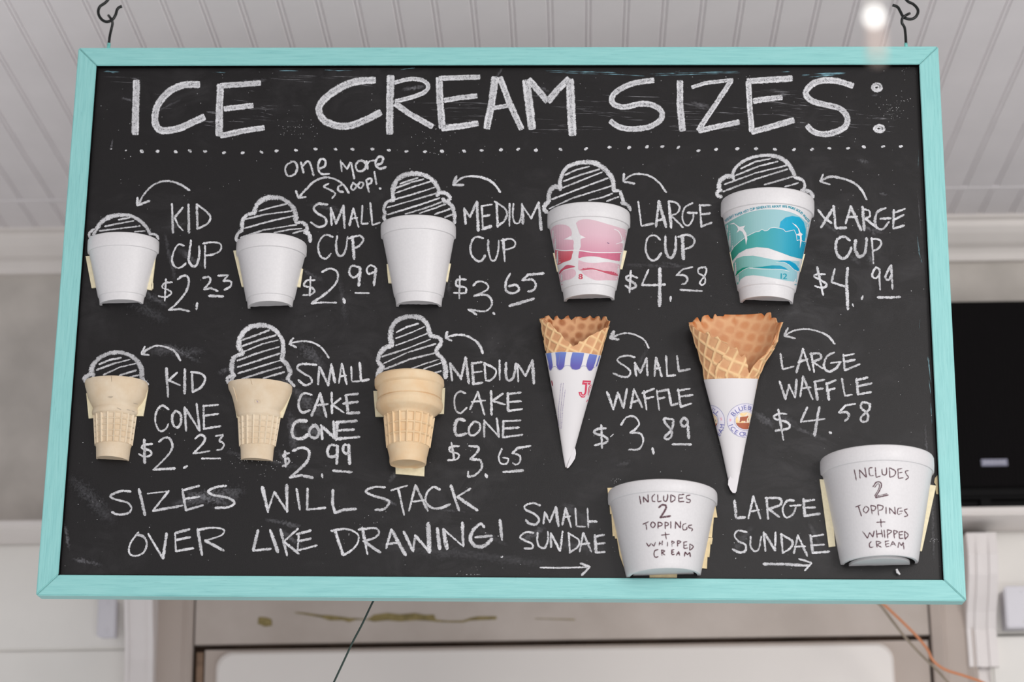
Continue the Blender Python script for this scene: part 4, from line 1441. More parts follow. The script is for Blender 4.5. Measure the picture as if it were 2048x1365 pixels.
ls, lsb = foam_cup('foam_bowl', 'taller white half tub with marker lettering in the lower right corner', (1639.5, 921), (1866.5, 921), (1681, 1131), (1835.5, 1128), 0.15, 1.12, 1.15, foot=False, cat='tub', body_in=0.955, inset=-0.012, dfront=0.84, jag=0.001)
r_ = (1200, 940, 5.936)
for q in ([(88, 222), (150, 220), (150, 300), (95, 300)], [(112, 400), (190, 400), (190, 525), (120, 530)], [(135, 525), (200, 500), (220, 790), (150, 790)], [(170, 780), (230, 760), (240, 820), (180, 822)],
          [(200, 820), (250, 820), (290, 1030), (235, 1030)], [(235, 1025), (280, 1020), (330, 1200), (290, 1180)],
          [(1340, 420), (1368, 430), (1392, 572), (1310, 570)], [(1280, 560), (1350, 570), (1328, 810), (1240, 800)], [(1240, 810), (1338, 812), (1326, 890), (1230, 880)], [(1225, 885), (1312, 880), (1298, 1042), (1200, 1030)],
          [(1190, 1030), (1275, 1035), (1268, 1180), (1180, 1170)], [(585, 1240), (915, 1240), (912, 1304), (590, 1304)]):
    tape(ss, q, r_, M_TAPEOLD, th=random.uniform(0.0012, 0.0022), label='layered cream tape')
r_ = (1630, 870, 4.708)
tape(ls, [(42, 425), (130, 430), (190, 1055), (128, 1062)], r_); tape(ls, [(1040, 470), (1138, 485), (1003, 1102), (950, 1095)], r_)
# torn scrap of tape left on the board
tape(sign, [(1150, 385), (1128, 410), (1122, 450), (1140, 480), (1135, 520), (1140, 560), (1180, 565), (1178, 480), (1168, 400)], r_, M_TAPEOLD, 0.0008, label='torn tape scrap')
# torn foam crumb hanging under the larger tub
mesh('foam_crumb', *tubegeo([B(1793, 1139, -0.004), B(1795, 1145, -0.004), B(1800, 1150, -0.004)], [0.0010, 0.0016, 0.0008], 6), M_FOAM, ls)
mm = surf_map([ssb])
print_lines('marker_lettering', '''-470,310 485,410
-515,320 520,390
-515,320 570,387
-570,288 575,387
~652,292 622,320 622,370 657,380
-685,295 687,382 732,372
~757,305 757,360 785,377 803,330 803,292
-840,300 840,385
~838,298 890,325 882,365 840,387
-935,298 935,380
-935,300 1000,293
-935,342 985,335
-935,382 1002,377
~1072,302 1028,312 1030,345 1070,360 1060,392 1020,385
4.5:~695,452 740,418 785,432 770,485 712,575
4.5:-710,572 840,550
3:-508,650 580,618
3:-545,642 555,715
~620,620 602,660 630,690 657,650 625,618
-690,620 690,700
~690,622 735,637 730,665 692,672
-772,620 775,705
~772,622 810,637 805,662 777,667
-840,615 840,700
-895,615 895,702
-895,618 950,690
-955,610 955,695
~1025,642 987,652 985,712 1025,710 1032,680
~1092,657 1052,665 1057,690 1097,702 1085,732
2.6:-725,778 828,768
2.6:-775,740 787,827
3:-552,870 580,915
-580,915 607,875
-607,875 640,912
-640,912 660,862
-710,855 702,902
-740,845 737,897
-705,882 738,872
-802,860 800,912
-852,845 855,915
~852,847 885,862 857,882
-920,842 920,915
~920,843 960,857 925,882
-995,857 995,935
-995,862 1035,855
-995,902 1030,895
-995,937 1042,930
-1067,880 1065,960
~1067,882 1107,915 1070,957
~692,950 652,962 642,1012 660,1042 692,1032
-732,950 735,1022
~732,955 770,967 742,987 772,1017
-852,950 852,1012
-852,955 882,950
-852,982 877,978
-852,1012 887,1005
-932,970 905,1022
-932,970 947,1020
-912,1000 945,998
-1000,1032 1010,977
-1010,977 1037,1012
-1037,1012 1065,982
-1065,982 1072,1037''', (1200, 940, 5.936), mm, M_MARK, ss, 3.0)
mm = surf_map([lsb])
print_lines('marker_lettering', '''2.6:-370,328 390,432
2.6:-418,330 425,412
-418,330 482,402
-470,310 485,402
~542,310 510,320 517,382 552,385
-568,308 575,402 617,390
~630,322 637,375 670,372 675,310
-700,310 705,402
~700,310 757,345 745,387 705,402
-780,320 785,412
-780,325 822,318
-780,362 822,355
-785,412 832,405
~882,337 850,347 862,377 880,402 850,427
3:~545,492 580,447 620,452 620,500 568,592
2:~560,500 590,462 605,470 600,510 560,580
3:-570,595 692,568
2:-580,580 680,556
-382,682 430,663
3:-408,675 438,768
~475,675 455,710 480,737 507,700 480,672
-525,665 540,752
~525,665 572,680 560,712 535,717
-588,662 600,762
~588,660 640,675 630,707 600,712
-668,680 670,747
-700,688 705,747
-700,688 755,750
-750,680 757,752
~817,690 780,700 780,750 817,740
-795,722 827,720
~872,700 840,710 857,735 872,762 840,772
-578,826 662,822
-618,793 624,872
-448,910 495,977
-495,977 515,920
-515,920 545,967
-545,967 558,905
-578,898 585,972
-625,895 637,967
-585,937 632,930
-650,895 657,972
-680,895 685,977
~680,895 722,910 685,942
-740,900 747,977
~740,900 777,915 745,942
-790,915 795,980
-790,917 830,912
-792,945 825,942
-795,980 832,975
-842,910 847,987
~842,910 877,945 847,987
~532,1005 512,1030 520,1062 552,1057
-575,1000 585,1062
~575,1002 622,1015 590,1037 627,1062
-660,1000 670,1057
-660,1005 697,1000
-665,1030 697,1025
-670,1058 702,1050
-732,1005 710,1052
-732,1005 760,1047
-718,1035 755,1030
-780,1067 790,1012
-790,1012 815,1047
-815,1047 830,1012
-830,1012 837,1080''', (1630, 870, 4.708), mm, M_MARK, ls, 2.7)

# --- pink print
R_ = (1080, 380, 5.69); mp = surf_map([pkb]); mp2 = surf_map([pkb], 0.00020); mp3 = surf_map([pkb], 0.00028)
I_LP = ink('pink_print_light', srgb(216, 180, 190)); I_MP = ink('pink_print_mid', srgb(226, 172, 188)); I_RD = ink('red_print', srgb(192, 86, 106)); I_R2 = ink('rose_print', srgb(202, 112, 138)); I_NUM = ink('red_number', srgb(205, 72, 92))
def grad(name, stops, axis, o0, o1):
    """printed colour blend along an axis of the object"""
    t = NT(name); c_ = t.new('ShaderNodeTexCoord'); s = t.new('ShaderNodeSeparateXYZ'); t.l.new(c_.outputs['Object'], s.inputs[0])
    f = t.math('DIVIDE', t.math('SUBTRACT', s.outputs[axis], o0), o1 - o0, clamp=True)
    t.set(**{'Base Color': t.ramp(f, stops), 'Roughness': 0.5, 'Specular IOR Level': 0.25}); return t.m
G_UP = grad('pink_print_blend', [(0, srgb(208, 150, 168)), (0.5, srgb(216, 178, 190)), (1, srgb(214, 184, 193))], 2, -0.004, 0.030)
G_RED = grad('red_print_blend', [(0, srgb(198, 84, 96)), (1, srgb(208, 128, 140))], 2, -0.009, 0.008)
for nm, m_, s in (('print_patch', G_UP, '118,470 150,420 205,396 280,398 330,420 358,465 360,515 330,540 270,565 375,570 380,640 372,690 250,688 172,680 160,640 140,560 125,510'),
                  ('print_patch', G_RED, '172,682 260,695 370,694 365,740 348,795 275,822 196,850 172,735'),
                  ('print_patch', I_RD, '205,985 230,920 262,890 300,858 350,858 400,875 340,892 280,908 240,940'),
                  ('print_patch', I_LP, '218,985 250,935 330,905 378,900 408,935 400,980 345,1018 285,1030 232,1050'),
                  ('print_patch', G_UP, '410,378 445,348 520,334 620,347 760,387 880,422 975,455 985,490 968,590 950,650 945,715 800,712 640,710 520,700 452,690 465,640 465,562 515,545 460,515 430,440'),
                  ('print_patch', I_R2, '445,700 560,707 660,716 800,722 942,718 925,810 780,790 650,762 560,757 480,767 438,775'),
                  ('print_patch', I_LP, '438,800 520,825 620,833 760,823 860,836 912,860 905,905 885,962 800,930 700,915 580,890 500,900 442,915 435,860'),
                  ('print_patch', I_RD, '445,916 500,891 580,889 640,900 720,920 800,926 862,945 888,980 800,965 720,940 600,908 500,918'),
                  ('print_patch', I_LP, '468,925 530,920 600,913 720,945 800,968 882,988 872,1030 760,1028 640,1030 560,1000 500,962')):
    print_poly(nm, pp(s), R_, mp, m_, pk, 5, smooth_curve=True)
I_W = ink('unprinted_white', srgb(232, 228, 230), 0.01)
print_lines('print_line', '''2:~175,678 270,693 380,688 460,692 600,712 780,716 945,712
1.6:~842,447 890,470 920,520 935,580
1.6:~935,580 945,640 935,720 925,790
1.2:-862,618 915,600
1.2:~215,985 260,920 330,905 390,892''', R_, mp2, I_W, pk, 1.4)
print_poly('print_bird', pp('912,605 935,578 955,605'), R_, mp2, I_W, pk, 3)
print_poly('print_star', pp('285,563 345,525 365,555 365,570'), R_, mp2, I_W, pk, 3)
print_poly('print_star', pp('460,515 520,545 460,558'), R_, mp2, I_W, pk, 3)
V, Fc = put_glyphs([('8', 1161, 553.5, 10.5, 0, 1.15), ('8', 1161.5, 553.5, 10.5, 0, 1.3), ('8', 1161, 553.5, 9.6, 0, 1.2)], mp3)
mesh('print_number', V, Fc, I_NUM, pk)
print_lines('print_line', '-225,1078 240,1072;-242,1082 258,1074', R_, mp2, I_R2, pk, 1.6)
print_poly('ink_spot', pp('760,598 790,606 782,614 768,608'), R_, mp3, ink('ink_spot_violet', srgb(110, 80, 120)), pk, 3)

# --- teal print
R_ = (1430, 360, 5.25); mp = surf_map([teb]); mp2 = surf_map([teb], 0.00020); mp3 = surf_map([teb], 0.00028); mp4 = surf_map([teb], 0.00036)
G_SKY = grad('teal_sky_blend', [(0, srgb(118, 180, 172)), (0.35, srgb(148, 190, 192)), (1, srgb(152, 194, 206))], 0, -0.045, 0.045)
G_MT = grad('teal_mountain_blend', [(0, srgb(44, 142, 118)), (0.3, srgb(76, 164, 162)), (0.65, srgb(46, 158, 182)), (1, srgb(18, 146, 182))], 0, -0.040, 0.045)
G_DK = grad('teal_dark_blend', [(0, srgb(0, 140, 92)), (0.4, srgb(0, 140, 140)), (1, srgb(0, 150, 190))], 0, -0.036, 0.02)
G_LO = grad('teal_low_blend', [(0, srgb(112, 178, 164)), (0.4, srgb(142, 190, 192)), (1, srgb(152, 194, 208))], 0, -0.036, 0.04)
I_SUN = ink('sun_blue', srgb(16, 160, 196)); I_T = ink('teal_ink', srgb(20, 150, 170))
print_poly('print_patch', pp('104,468 200,405 320,346 450,313 560,304 680,309 800,336 900,386 990,468 972,570 955,655 925,790 912,832 800,805 680,760 560,717 440,707 330,727 250,772 185,850 150,700 125,560'), R_, mp, G_SKY, te, 5)
print_poly('print_sun', pp('675,500 688,440 738,397 810,379 885,392 930,440 952,520 950,600 942,655 880,630 860,640 850,570 830,525 790,535 740,545 720,520'), R_, mp2, I_SUN, te, 4)
print_poly('print_patch', pp('183,852 165,765 200,705 260,650 340,590 420,550 470,540 482,525 500,522 520,536 550,534 580,507 620,500 680,511 720,520 740,545 790,535 830,525 850,570 860,642 880,630 955,655 925,790 912,832 800,805 680,760 560,717 440,707 330,727 250,772'), R_, mp2, G_MT, te, 4)
print_lines('print_line', '''-165,765 200,705 260,650 340,590 420,550 470,540 482,525 500,522 520,536 550,534 580,507 620,500 680,511 720,520 740,545 790,535 830,525 850,570 860,640 880,630 955,655
~112,462 200,408 320,350 450,316 560,307 680,312 800,340 900,390 975,460
~200,1050 250,975 300,935 370,915 450,918 560,905 640,902''', R_, mp3, I_W, te, 1.0)
print_poly('print_patch', pp('190,882 230,825 300,800 400,796 500,815 620,840 760,848 912,855 898,970 882,1078 760,1062 640,1037 500,1012 400,1002 320,1012 270,1045 228,1125 208,1030'), R_, mp, G_LO, te, 5, smooth_curve=False)
print_poly('print_wave', pp('207,1032 232,965 290,925 360,912 330,928 275,965 225,1012'), R_, mp2, G_DK, te, 4)
print_poly('print_wave', pp('400,918 500,912 600,898 680,900 730,920 770,947 700,935 600,935 500,930'), R_, mp2, G_DK, te, 4)
print_poly('print_wave', pp('640,866 700,848 780,850 840,880 872,920 894,968 830,940 780,890 720,862'), R_, mp2, G_DK, te, 4)
print_lines('print_line', '''~360,930 450,935 560,938 680,940 780,962
~640,868 720,866 775,895 830,945 890,972
~215,1020 270,968 330,932 400,922''', R_, mp3, I_W, te, 0.8)
print_poly('print_bird', pp('150,466 200,450 235,478 262,494 320,480 300,512 330,560 341,620 328,686 315,600 290,546 262,532 228,558 245,520 235,492 205,464'), R_, mp4, I_W, te, 4)
print_poly('print_bird', pp('805,450 850,475 882,518 893,552 918,572 906,586 908,640 888,722 890,650 888,590 848,578 880,560 868,512'), R_, mp4, I_W, te, 4)
V, Fc = put_glyphs([('1', 1562, 552.5, 11, -2, 1.25), ('1', 1562.6, 552.5, 11, -2, 1.25), ('2', 1569.5, 553, 11, -4, 1.2), ('2', 1570.2, 553, 11, -4, 1.2)], mp3)
mesh('print_number', V, Fc, I_T, te)
text_on_path('print_lettering', 'WEIGHT PAPER HOT CUP GENERATES ABOUT 181% MORE SOLID WASTE', [(1450, 443), (1462, 434), (1480, 427), (1500, 419.5), (1522, 415), (1548, 413), (1570, 413), (1588, 417.5), (1602, 425.5), (1618, 444)], 4.9, mp2, I_T, te)
text_on_path('print_lettering', 'WEIGHT PAPER HOT CUP GENERATES ABOUT 181% MORE SOLID WASTE', [(1450.5, 443.3), (1462.5, 434.3), (1480.5, 427.3), (1500.5, 419.8), (1522.5, 415.3), (1548.5, 413.3), (1570.5, 413.3), (1588.5, 417.8), (1602.5, 425.8), (1618.5, 444.3)], 4.9, mp3, I_T, te)
print_lines('print_line', '-832,1100 845,1103;-848,1092 850,1108;-855,1095 862,1110', R_, mp2, I_T, te, 1.4)

# --- cake cones
def cake_cone(label, rows, reg, ks, grid, mat, tapes, ncols, nrows, kd, extra_seam=None, full=False, group='cake cones mounted in the lower row'):
    R = rows_px(rows, *reg, y=0.0 if not full else -0.017)
    base = (R[0][0] + R[-1][1]) / 2; base.y = 0
    e = empty('cake_cone', label, 'ice cream cone', base, MR, group)
    ga, gb = grid
    cup_r = R[:ga + 1]; gr_r = R[ga:gb + 1]; ft_r = R[gb:]
    kk = [ks[0] + (ks[1] - ks[0]) * i / (len(R) - 1) for i in range(len(R))]
    def dcup(th, t):
        return (0.00035 * math.sin(th * 3 + t) , 0)
    def off(o):
        return o
    off(half_body('cone_cup', cup_r, kk[:ga + 1], mat, e, 64, disp=dcup, attr=True, sub=3, thick=0.0016))
    N = (gb - ga)
    def dg(th, t):
        u = (th / PI + 0.5) * ncols; v = t / N * nrows
        du = abs(u - round(u)); dv = abs(v - round(v))
        f1 = max(0, 1 - du / 0.16); f2 = max(0, 1 - dv / 0.13)
        f = max(min(1, f1 * 1.6), min(1, f2 * 1.6) * 0.75)
        # stepped cells, the panes lean like shallow trays
        st = (u - math.floor(u)) * 0.25
        return (-0.0009 + 0.0019 * f - 0.0010 * st, f)
    off(half_body('waffle_grid', gr_r, kk[ga:gb + 1], mat, e, 132, disp=dg, attr=True, sub=int(66 / N), thick=0.0016))
    off(half_body('cone_foot', ft_r, kk[gb:], mat, e, 64, attr=True, disp=lambda a, b: (0, 0), sub=2, thick=0.0016))
    L, Rr = R[-1]
    if full:
        # whole round foot: closed disc seen from below
        mid = (L + Rr) / 2; h = (Rr - L) / 2; P = []
        for j in range(40):
            th = 2 * PI * j / 40; cc = math.cos(th); P.append(mid + h * math.sin(th) + Vector((0, -0.0005 - (kk[-1] * h.length * cc if cc > 0 else 0.0160 * cc), 0)))
        n = 40; V = P + [p + Vector((0, 0, 0.010)) + (p - mid) * 0.06 for p in P]
        V = V[:n] + [v for v in V[n:]]
        inner = [mid + (p - mid) * 0.86 + Vector((0, 0, 0.0012)) for p in P]
        V = V + inner
        Fc = [tuple(range(2 * n, 3 * n))] + [(2 * n + i, 2 * n + (i + 1) % n, (i + 1) % n, i) for i in range(n)] + [(i, (i + 1) % n, n + (i + 1) % n, n + i) for i in range(n // 4, 3 * n // 4)]
        o = recalc(mesh('cone_base', V, Fc, mat, e, smooth=False, attr={'ridge': [0] * len(V)}))
        V = []; Fc = []; nb = 16
        for i, (a_, b_) in enumerate(R):                        # the side turned to the board
            md = (a_ + b_) / 2; hh = (b_ - a_) / 2
            for j in range(nb + 1):
                th = PI / 2 + PI * j / nb
                V.append(md + hh * math.sin(th) + Vector((0, -0.0005 - 0.0155 * math.cos(th), 0)))
            if i:
                q0 = (i - 1) * (nb + 1); q1 = i * (nb + 1); Fc += [(q0 + j, q0 + j + 1, q1 + j + 1, q1 + j) for j in range(nb)]
        recalc(mesh('cone_back', V, Fc, mat, e, smooth=True, attr={'ridge': [0] * len(V)}))
    else:
        disc('cone_base', L, Rr, kk[-1], mat, e, dz=0.0004, thick=0.0012, jag=0.0003, front=0.97)
        # thin rolled edge and crumbs at the cut
    for q in tapes: tape(e, q, reg)
    return e
CKG = None
r_ = (160, 740, 6.827)
kc = cake_cone('scuffed pale cake cone at the left end of the lower row',
  [(84, 172, 925, 184), (72, 205, 935, 215), (74, 250, 934, 262), (88, 300, 922, 300), (115, 395, 895, 395), (150, 465, 860, 465), (178, 515, 812, 520), (186, 540, 800, 545), (172, 565, 803, 575), (165, 600, 800, 605), (172, 628, 780, 628), (196, 645, 764, 645),
   (214, 1040, 708, 1040), (217, 1050, 704, 1052), (224, 1075, 693, 1082), (226, 1222, 668, 1250)], r_, (0.8, 1.0), (11, 12), M_CAKE1,
  [[(90, 322), (150, 380), (205, 560), (205, 662), (124, 672)], [(932, 282), (880, 300), (780, 560), (770, 636), (868, 638)]], 9, 5, 0)
V, Fc = tubegeo([B(160 + x / 6.827, 740 + y / 6.827, yy) for x, y, yy in ((108, 190, -0.010), (128, 260, -0.013), (150, 330, -0.013), (185, 420, -0.010))], 0.0004, 5)
mesh('mould_seam', V, Fc, M_CAKE1, kc)
r_ = (450, 740, 6.827)
sc_cone = cake_cone('pale cake cone second from left with small square mark on its cup',
  [(52, 195, 915, 225), (44, 215, 923, 245), (50, 270, 915, 300), (85, 350, 893, 360), (112, 430, 850, 455), (138, 520, 800, 545), (146, 550, 785, 565), (150, 575, 768, 590), (156, 610, 766, 620), (160, 640, 762, 640), (186, 662, 746, 662),
   (206, 1050, 680, 1050), (208, 1062, 676, 1064), (214, 1095, 668, 1098), (219, 1236, 652, 1256)], r_, (0.72, 0.7), (10, 11), M_CAKE1,
  [[(140, 520), (200, 520), (210, 655), (165, 665)], [(912, 322), (860, 370), (740, 600), (745, 660), (790, 664)]], 9, 5, 0)
V, Fc = tubegeo([B(450 + x / 6.827, 740 + y / 6.827, yy) for x, y, yy in ((92, 190, -0.012), (120, 260, -0.014), (145, 350, -0.0135), (175, 450, -0.011), (205, 510, -0.010))], 0.0005, 5)
mesh('mould_seam', V, Fc, M_CAKE1, sc_cone)
mq = surf_map([o for o in bpy.data.objects if o.parent == sc_cone and o.name.startswith('cone_cup')])
print_lines('pressed_mark', '-405,408 408,455;-407,410 480,416;-478,418 480,455;-410,452 478,456', r_, mq, ink('pressed_mark_tan', srgb(196, 176, 150)), sc_cone, 0.8)
print_lines('pressed_mark', '-430,420 445,440;-445,425 450,448', r_, mq, ink('pressed_mark_violet', srgb(176, 158, 170)), sc_cone, 1.6)
print_lines('crack', '-350,125 358,160 372,205', r_, mq, ink('crack_tan', srgb(170, 140, 105)), sc_cone, 0.7)
mq = surf_map([o for o in bpy.data.objects if o.parent == kc and o.name.startswith('cone_cup')])
print_lines('crack', '-425,85 430,115 432,165', (160, 740, 6.827), mq, ink('crack_grey', srgb(140, 118, 95)), kc, 0.8)
M_SCUFF = ink('grey_scuff', srgb(188, 172, 152), 0.06)
print_lines('scuff', '2:-380,372 450,368;1.5:-400,385 440,380;2:-505,520 560,545;1.6:-640,545 690,555;1.5:-700,560 745,575;1.4:-725,455 790,470', (160, 740, 6.827), mq, M_SCUFF, kc, 1.5)
r_ = (740, 730, 5.935)
mc = cake_cone('golden cake cone with wide double rim and a tape tab below',
  [(72, 175, 866, 170), (58, 195, 879, 190), (54, 245, 880, 240), (62, 285, 876, 265), (88, 305, 856, 288), (92, 380, 852, 360), (94, 428, 852, 422), (106, 438, 840, 432), (88, 446, 856, 442), (72, 475, 864, 490), (70, 510, 862, 520), (90, 550, 848, 560), (125, 585, 805, 590), (160, 612, 770, 618), (172, 630, 760, 635),
   (205, 990, 705, 990), (210, 1010, 700, 1010), (232, 1110, 676, 1110), (232, 1165, 670, 1170), (240, 1190, 662, 1190)], r_, (1.12, 1.2), (14, 15), M_CAKE2,
  [[(42, 318), (100, 316), (170, 540), (175, 622), (66, 622)], [(892, 280), (850, 290), (760, 580), (770, 590), (878, 588)], [(305, 1180), (650, 1170), (645, 1330), (306, 1300)]], 10, 3, 0, full=True)

# --- waffle cones
def waffle_cone(label, rows, reg, front, back, mat, lat, kf=0.62, cyc=1.0, inner_dark=1.0, group='waffle cones mounted on the chalkboard', over=None):
    """whole rolled cone lying on the board; rows from the tip (first) to above the rim (last), photo outline positions"""
    ox, oy, s = reg
    raw = [(ox + a / s, oy + b / s, ox + c_ / s, oy + d / s) for a, b, c_, d in rows]
    R = []
    for a, b, c_, d in raw:
        hw = (c_ - a) / 2 * 0.00051; cy = max(0.0015, kf * hw)
        R.append((B(a, b, -cy), B(c_, d, -cy)))
    N = len(R) - 1
    def S(th, t, inset=0.0, bulge=0.0):
        i = max(0, min(N - 1, int(math.floor(t)))); f = t - i
        L = R[i][0].lerp(R[i + 1][0], f); Rr = R[i][1].lerp(R[i + 1][1], f)
        mid = (L + Rr) / 2; h = (Rr - L) / 2; hl = h.length; r = max(0.02, (hl - inset + bulge) / hl) if hl > 0 else 1
        c0 = -mid.y; co = math.cos(th)
        dy = -kf * hl * co * r if co > 0 else (c0 - 0.0006 - inset * 0.8) * (-co) * 1.0
        p = mid + h * math.sin(th) * r; p.y = mid.y + dy; return p
    def poly_y(P, x):
        if x <= P[0][0]: return P[0][1]
        for i in range(len(P) - 1):
            if P[i][0] <= x <= P[i + 1][0]: return P[i][1] + (P[i + 1][1] - P[i][1]) * (x - P[i][0]) / max(1e-6, P[i + 1][0] - P[i][0])
        return P[-1][1]
    def solve(th, P, inset=0.0):
        lo, hi = 0.3, float(N)
        for _ in range(40):
            m_ = (lo + hi) / 2; x, y = proj(S(th, m_, inset))
            if y > poly_y(P, x): lo = m_
            else: hi = m_
        return (lo + hi) / 2
    def rough(P, win, g_):
        out = []
        for a, b in P:
            nb = [q[1] for q in P if abs(q[0] - a) <= win]; m_ = sum(nb) / len(nb); out.append((a, m_ + (b - m_) * g_))
        return out
    front = (front[0], rough(front[1], 60, 1.35)); back = (back[0], rough(back[1], 75, 1.75))
    fr = [(front[0][0] + a / front[0][2], front[0][1] + b / front[0][2]) for a, b in front[1]]
    bk = [(back[0][0] + a / back[0][2], back[0][1] + b / back[0][2]) for a, b in back[1]]
    base = (R[-1][0] + R[0][1]) / 2; base.y = 0
    e = empty('waffle_cone', label, 'ice cream cone', base, MR, group)
    nth, nt = 360, 120
    V = []; A = []; TO = []; n = nth
    # unrolled lattice
    wtop = (R[-2][1] - R[-2][0]).length; ltop = ((R[-2][0] + R[-2][1]) / 2 - (R[0][0] + R[0][1]) / 2).length
    kap = wtop * 0.82 / 2 / ltop
    a1, period, phx, phy = lat
    ca, sa = math.cos(math.radians(a1)), math.sin(math.radians(a1))
    def lattice(th, t):
        i = max(0, min(N - 1, int(math.floor(t)))); f = t - i
        q = ((R[i][0] + R[i][1]) / 2).lerp((R[i + 1][0] + R[i + 1][1]) / 2, f); rr = (q - (R[0][0] + R[0][1]) / 2).length
        X = rr * math.sin(th * kap); Y = rr * math.cos(th * kap)
        u = (X * ca + Y * sa) / period + phx; v = (-X * sa + Y * ca) / period + phy
        du = abs(u - round(u)); dv = abs(v - round(v))
        f = max(0, min(1, (0.155 - min(du, dv)) / 0.085))
        cell = math.hypot(u - math.floor(u) - 0.5, v - math.floor(v) - 0.5)
        h_ = math.sin((math.floor(u) * 12.9898 + math.floor(v) * 78.233)) * 43758.5453; h_ -= math.floor(h_)
        return f, max(0, min(1, (0.46 - cell) / 0.24)) * (0.45 + 0.55 * h_)
    tr = []
    for j in range(nth):
        th = -PI + 2 * PI * j / nth; co = math.cos(th)
        tr.append(solve(th, fr if co >= 0 else bk))
    # soften the join of the two edges at the sides
    for layer in (0, 1):
        for i in range(nt + 1):
            for j in range(nth):
                th = -PI + 2 * PI * j / nth; t = 0.02 + (tr[j] - 0.02) * (i / nt) ** 0.8
                rg, ts = lattice(th, t)
                co = math.cos(th)
                if layer == 0:
                    ex = 0.0
                    if over and co > 0:
                        x_, y_ = proj(S(th, t)); zx = (x_ - back[0][0]) * back[0][2]; zy = (y_ - back[0][1]) * back[0][2]
                        if zy > 740:
                            for q_ in range(len(over) - 1):
                                (xa, ya), (xb, yb) = over[q_], over[q_ + 1]
                                if ya <= zy < yb and zx > xa + (xb - xa) * (zy - ya) / (yb - ya): ex = 0.0014 * max(0.0, min(1.0, (1235 - zy) / 90))
                    if ex: rg, ts = lattice(th + 0.09, t * 1.01)
                    V.append(S(th, t, 0.0, ex + (0.0012 * rg - 0.0006 if co > -0.1 else 0))); A.append(rg); TO.append(0.12 * ts)
                else:
                    edge = max(0, (i / nt - 0.93) / 0.07)
                    V.append(S(th, t - 0.0, 0.0020 - 0.0005 * edge, -0.0006 * ts)); A.append(0.10 * rg)
                    TO.append(min(1.0, inner_dark * ts * (0.55 + 0.6 * (i / nt) ** 2) + 0.42 * edge + 0.05 * inner_dark))
    m_ = (nt + 1) * nth
    Fc = []
    for i in range(nt):
        for j in range(nth):
            j2 = (j + 1) % nth
            Fc.append((i * nth + j, i * nth + j2, (i + 1) * nth + j2, (i + 1) * nth + j))
            Fc.append((m_ + i * nth + j, m_ + (i + 1) * nth + j, m_ + (i + 1) * nth + j2, m_ + i * nth + j2))
    for j in range(nth):
        j2 = (j + 1) % nth; a_ = nt * nth
        Fc.append((a_ + j, a_ + j2, m_ + a_ + j2, m_ + a_ + j))
    o = mesh('wafer', V, Fc, mat, e, smooth=True, attr={'ridge': A, 'toast': TO})
    return e, o, S, solve, N, fr
M_STAND = None
# small one
rgS = (1050, 610, 3.9); zS = (1080, 620, 9.747)
rowsS = [(322, 1272, 330, 1272), (304, 1180, 366, 1180), (262, 905, 442, 905), (212, 630, 520, 630), (165, 375, 588, 395), (118, 118, 664, 132), (107, 60, 680, 66), (96, 0, 696, 0)]
frS = pp('-10,175 30,200 60,190 120,250 180,250 240,320 300,380 340,430 400,455 425,500 470,560 500,600 555,620 600,670 645,705 680,690 740,665 760,625 830,610 890,580 960,510 1010,490 1060,470 1120,435 1180,415 1200,395 1250,370 1290,350 1345,345 1400,300')
bkS = pp('-20,180 0,172 40,160 75,165 100,135 150,128 190,165 230,190 260,190 285,148 320,136 360,170 400,190 460,175 500,140 545,134 580,175 610,192 640,180 690,150 740,142 800,142 830,160 880,165 930,150 985,128 1030,160 1080,165 1120,145 1160,142 1190,185 1225,190 1260,155 1295,150 1315,190 1345,208 1372,215 1390,220')
sw, swo, SS, solS, NS, _ = waffle_cone('small toasted waffle cone in paper sleeve with blue awning stripes', rowsS, rgS, (zS, frS), (zS, bkS), M_WAF_S, (-24, 0.0098, 0.2, 0.35), inner_dark=1.0)
rgL = (1360, 600, 3.412); zL = (1370, 610, 8.533)
cvt = lambda P: [((1370 + a / 8.533 - 1360) * 3.412, (610 + b / 8.533 - 600) * 3.412, (1370 + c_ / 8.533 - 1360) * 3.412, (610 + d / 8.533 - 600) * 3.412) for a, b, c_, d in P]
rowsL = [(368, 1318, 378, 1316), (330, 1210, 400, 1200), (287, 1010, 438, 1000), (230, 780, 484, 775), (168, 545, 527, 542)] + cvt([(285, 1010, 1325, 1005), (240, 880, 1415, 880), (200, 740, 1500, 745), (150, 590, 1580, 620), (98, 420, 1610, 440), (60, 295, 1668, 298), (35, 200, 1710, 200), (10, 100, 1750, 100), (-15, 0, 1800, 0)])
frL = pp('50,330 100,360 150,385 180,420 250,455 330,500 400,470 430,530 500,560 560,545 600,600 660,630 720,660 760,720 770,745 880,742 900,800 930,855 960,880 1020,872 1030,940 1050,1000 1060,1060 1090,1150 1120,1110 1160,1060 1270,935 1400,830 1470,720 1490,690 1530,700 1560,640 1590,640 1640,400 1670,310')
bkL = pp('50,310 62,300 120,290 150,262 190,238 225,265 260,285 285,230 310,205 380,190 420,225 470,225 490,185 510,168 530,197 590,197 650,192 680,160 720,160 760,128 800,125 850,140 900,145 940,105 985,80 1015,95 1040,130 1090,130 1120,105 1155,97 1190,132 1240,130 1290,135 1330,160 1370,185 1400,155 1440,140 1470,150 1480,210 1530,222 1560,240 1580,285 1620,300 1668,298 1680,300')
lw, lwo, SL, solL, NL, _ = waffle_cone('large golden waffle cone flaring open above a white paper sleeve', rowsL, rgL, (zL, frL), (zL, bkL), M_WAF_L, (-22, 0.0112, 0.1, 0.3), inner_dark=0.62, over=pp('900,600 760,740 735,800 690,850 645,870 645,930 600,980 560,1020 530,1120 515,1250 500,1400'))

